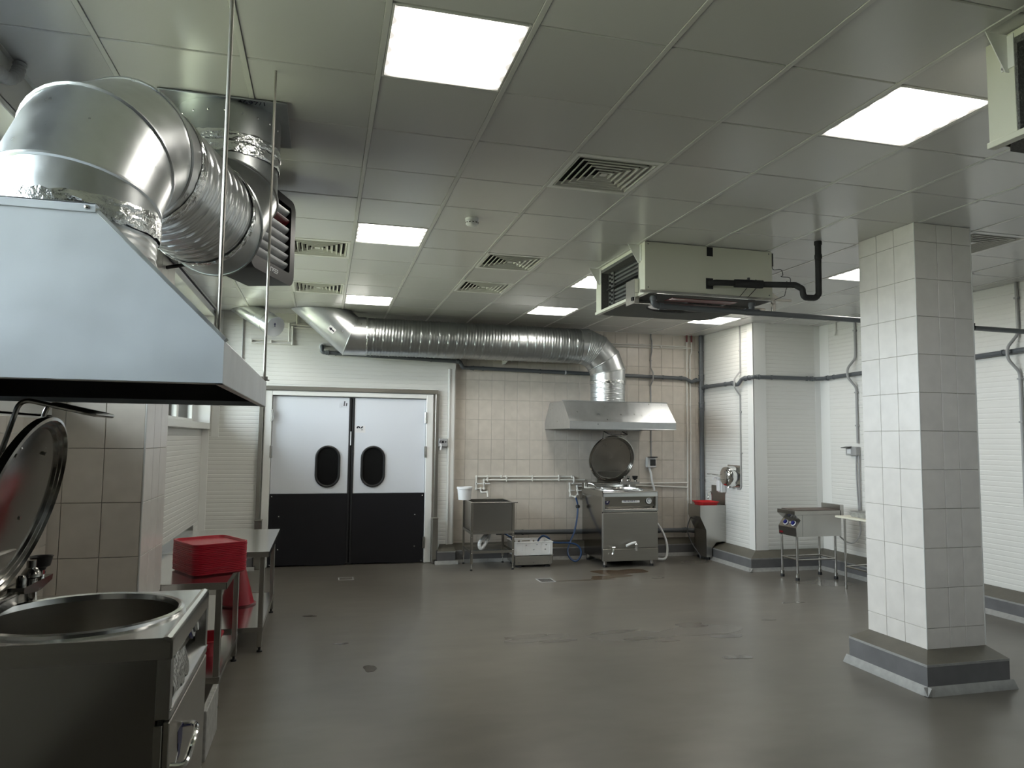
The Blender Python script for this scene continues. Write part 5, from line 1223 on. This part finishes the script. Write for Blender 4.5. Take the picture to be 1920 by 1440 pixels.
MB().lathe([(.15, .811), (.13, .70), (.05, .68), (0, .68)], ((bx0+bx1)/2, (by0+by1)/2, 0), n=32, caps=False).build('bowl', 'stainless', t)
MB().box(bx1-.004, bx1, 7.05, 7.44, .811, 1.09, .001).build('splashback', 'stainless_brushed', t)
MB().lathe([(.02, .811), (.02, .83)], (5.665, 7.365, 0), n=14).tube(smooth_path([(5.665, 7.365, .82), (5.66, 7.36, .93), (5.63, 7.335, .985), (5.58, 7.30, .985), (5.545, 7.27, .935), (5.538, 7.265, .885)], 6), .009, 10).build('faucet', 'chrome', t)
for fx, fy in ((bx0+.13, by0+.05), (bx1-.26, by0+.05), (bx0+.13, by1-.05)): MB().cyl((fx, fy, 0), (fx, fy, .05), .012, 10).build('foot', 'rubber', t)
MB().tube(smooth_path([(bx0+.02, by1-.03, .60), (bx0-.03, by1-.02, .42), (bx0+.02, by1-.06, .22), (bx0+.06, by0+.12, .05), (bx0+.03, by0+.08, .02)], 8), .008, 8).build('supply_tube', 'pvc_grey', t)
o = MB()
basin(o, .15, .15, .05); o.v = [p + Vector((5.458, 7.195, .811)) for p in o.v]
o = o.build('red_dish', 'red_bright'); tag(o, 'shallow bright red plastic dish lying on the hand basin', 'dish')
t = thing('soap_dispenser', 'white elbow-lever soap dispenser above the hand basin', 'dispenser', (5.66, 7.07, 1.0))
MB().box(5.62, 5.6985, 7.015, 7.125, 1.0, 1.19, .008).box(5.69, XB-.004, 7.02, 7.12, 1.092, 1.185).build('holder', 'white_plastic', t)
MB().box(5.585, 5.622, 7.03, 7.11, 1.015, 1.18, .012).build('bottle', 'white_plastic', t)
MB().box(5.58, 5.68, 7.04, 7.10, 1.19, 1.225, .006).tube(smooth_path([(5.60, 7.07, 1.21), (5.54, 7.07, 1.225), (5.515, 7.07, 1.20), (5.512, 7.07, 1.185)], 5), .009, 8).build('pump_head', 'white_plastic', t)
MB().tube(smooth_path([(5.66, 7.045, 1.225), (5.60, 7.045, 1.26), (5.50, 7.05, 1.275), (5.43, 7.06, 1.275), (5.43, 7.09, 1.275), (5.50, 7.10, 1.275), (5.60, 7.105, 1.25), (5.66, 7.10, 1.225)], 6), .005, 8).build('elbow_lever', 'stainless', t)
t = thing('hand_dryer', 'polished chrome hand dryer on the boxed corner wall', 'hand dryer', (5.62, 6.82, 1.10))
n = 40; pr = rrect(-.15, .15, 0, .30, .13, 8); vs = []; fs = []; m = len(pr)
for k, (dx, s_) in enumerate(((0, 1.0), (.07, 1.0), (.12, .97), (.155, .88), (.172, .72), (.178, .4), (.179, .02))):
    for y_, z_ in pr: vs.append((XB-.006-dx, 6.80+y_*s_, 1.255+(z_-.15)*s_))
for k in range(6):
    for i in range(m): fs.append((k*m+i, k*m+(i+1) % m, (k+1)*m+(i+1) % m, (k+1)*m+i))
fs.append(tuple(6*m+i for i in range(m)))
MB().add(vs, fs).build('shell', 'chrome', t, smooth=50)
MB().cyl((5.62, 6.80, 1.125), (5.615, 6.80, 1.085), .03, 14).build('nozzle', 'stainless', t)
MB().box(XB-.012, XB-.004, 6.63, 6.97, 1.09, 1.42, .004).build('back_plate', 'chrome', t)

# ================================================================== GRIDDLE ON STAND
t = thing('griddle', 'steel electric griddle with two blue knobs on a tubular stand', 'griddle', (6.02, 5.55, 0))
gy0, gy1 = 5.375, 5.745
gp = [(5.69, .885), (5.69, .835), (5.775, .765), (5.705, .665), (5.712, .555), (6.385, .555), (6.385, .885)]
MB().prism(gp, 'y', gy0, gy1).build('body', 'stainless', t)
MB().box(5.80, 5.803, gy0-.001, gy0, .56, .83).box(5.70, 6.38, gy0-.003, gy0, .83, .832).build('panel_seam', 'ink_grey', t)
MB().box(5.74, 6.37, gy0+.02, gy1-.02, .885, .892, .002).build('cooking_plate', 'plate_rust', t)
MB().box(6.372, 6.43, gy0, gy1, .80, .955, .003).build('backsplash', 'stainless', t)
MP = Matrix.Translation((5.74, 0, .715)) @ Matrix.Rotation(R(35), 4, 'Y')
for yy in (5.47, 5.63):
    kb = MB().lathe([(.036, .0), (.036, .006), (.030, .008)], (0, yy, 0), (-1,0,0), 20); kb.v = [MP @ p for p in kb.v]; kb = kb.build('knob_ring', 'white_plastic', t)
    kk = MB().lathe([(.029, .006), (.026, .026), (0, .027)], (0, yy, 0), (-1,0,0), 20); kk.v = [MP @ p for p in kk.v]; kk.build('knob', 'knob_blue', kb)
lp = MB().lathe([(.010, 0), (.008, .006), (0, .007)], (0, 5.55, .01), (-1,0,0), 12); lp.v = [MP @ p for p in lp.v]; lp.build('pilot_lamp', 'paper', t)
MB().box(5.706, 5.712, 5.655, 5.73, .575, .60, .001).build('maker_plate', 'dark_red', t)
lp = MB().box(5.718, 5.726, 5.52, 5.58, .79, .815); lp.build('vent_slot', 'void', t)
for lx in (5.73, 6.305):
    for ly in (5.395, 5.71):
        lg = MB().cyl((lx, ly, .06), (lx, ly, .556), .0155, 14).build('leg', 'stainless', t)
        MB().lathe([(.024, .04), (.024, .085), (.018, .088)], (lx, ly, 0), n=16).build('leg_cup', 'stainless', lg); MB().lathe([(.026, 0), (.026, .03), (.020, .042)], (lx, ly, 0), n=16).build('foot', 'rubber', lg)
for a, b in (((5.73, 5.395), (6.305, 5.395)), ((5.73, 5.71), (6.305, 5.71)), ((5.73, 5.395), (5.73, 5.71)), ((6.305, 5.395), (6.305, 5.71))): MB().cyl((*a, .262), (*b, .262), .012, 12).build('stretcher', 'stainless', t)
# ---- side table with cream board
t = thing('side_table', 'small tubular steel table with a cream board top beside the pillar', 'table', (6.2, 4.64, 0))
MB().box(5.955, 6.42, 4.30, 4.955, .846, .868, .003).build('board_top', 'board_cream', t)
for lx, ly in ((5.985, 4.82), (6.36, 4.87), (5.985, 4.38), (6.36, 4.40)):
    lg = MB().cyl((lx, ly, .0), (lx, ly, .846), .014, 12).build('leg', 'stainless', t)
for a, b in (((5.985, 4.82), (6.36, 4.87)), ((5.985, 4.38), (6.36, 4.40)), ((5.985, 4.82), (5.985, 4.38)), ((6.36, 4.87), (6.36, 4.40))): MB().cyl((*a, .27), (*b, .27), .011, 12).build('stretcher', 'stainless', t)
o = MB()
basin(o, .14, .22, .062, .01); o.v = [p + Vector((6.18, 4.62, .869)) for p in o.v]
o = o.build('grey_pan', 'marble_grey'); tag(o, 'mottled grey shallow pan lying on the cream board table', 'pan')

o = MB().box(-.80, -.768, 1.60, 2.05, .0, .27, .004).build('marbled_board', 'marble_grey'); tag(o, 'grey marbled board standing on edge between the kettle and the steel table', 'board')
# ================================================================== FLOOR DRAINS
def drain(label, x0, x1, y0, y1, slots):
    t = thing('floor_drain', label, 'drain', ((x0+x1)/2, (y0+y1)/2, 0))
    f = .016
    MB().box(x0, x1, y0, y0+f, .0005, .004).box(x0, x1, y1-f, y1, .0005, .004).box(x0, x0+f, y0+f, y1-f, .0005, .004).box(x1-f, x1, y0+f, y1-f, .0005, .004).build('frame', 'conduit_grey', t)
    MB().box(x0+f, x1-f, y0+f, y1-f, .0003, .0012).build('pit', 'void' if slots else 'floor_epoxy', t)
    for k in range(slots):
        a = x0+f+(x1-x0-2*f)*(k+.3)/slots; b = a + (x1-x0-2*f)*.4/slots
        MB().box(a, b, y0+f, y1-f, .0012, .0036).build('grate_bar', 'stainless', t)
drain('slotted steel floor drain in front of the far kettle', 2.46, 2.665, 5.94, 6.18, 8)
drain('square steel floor drain cover in front of the swing doors', .035, .225, 6.57, 6.755, 0)
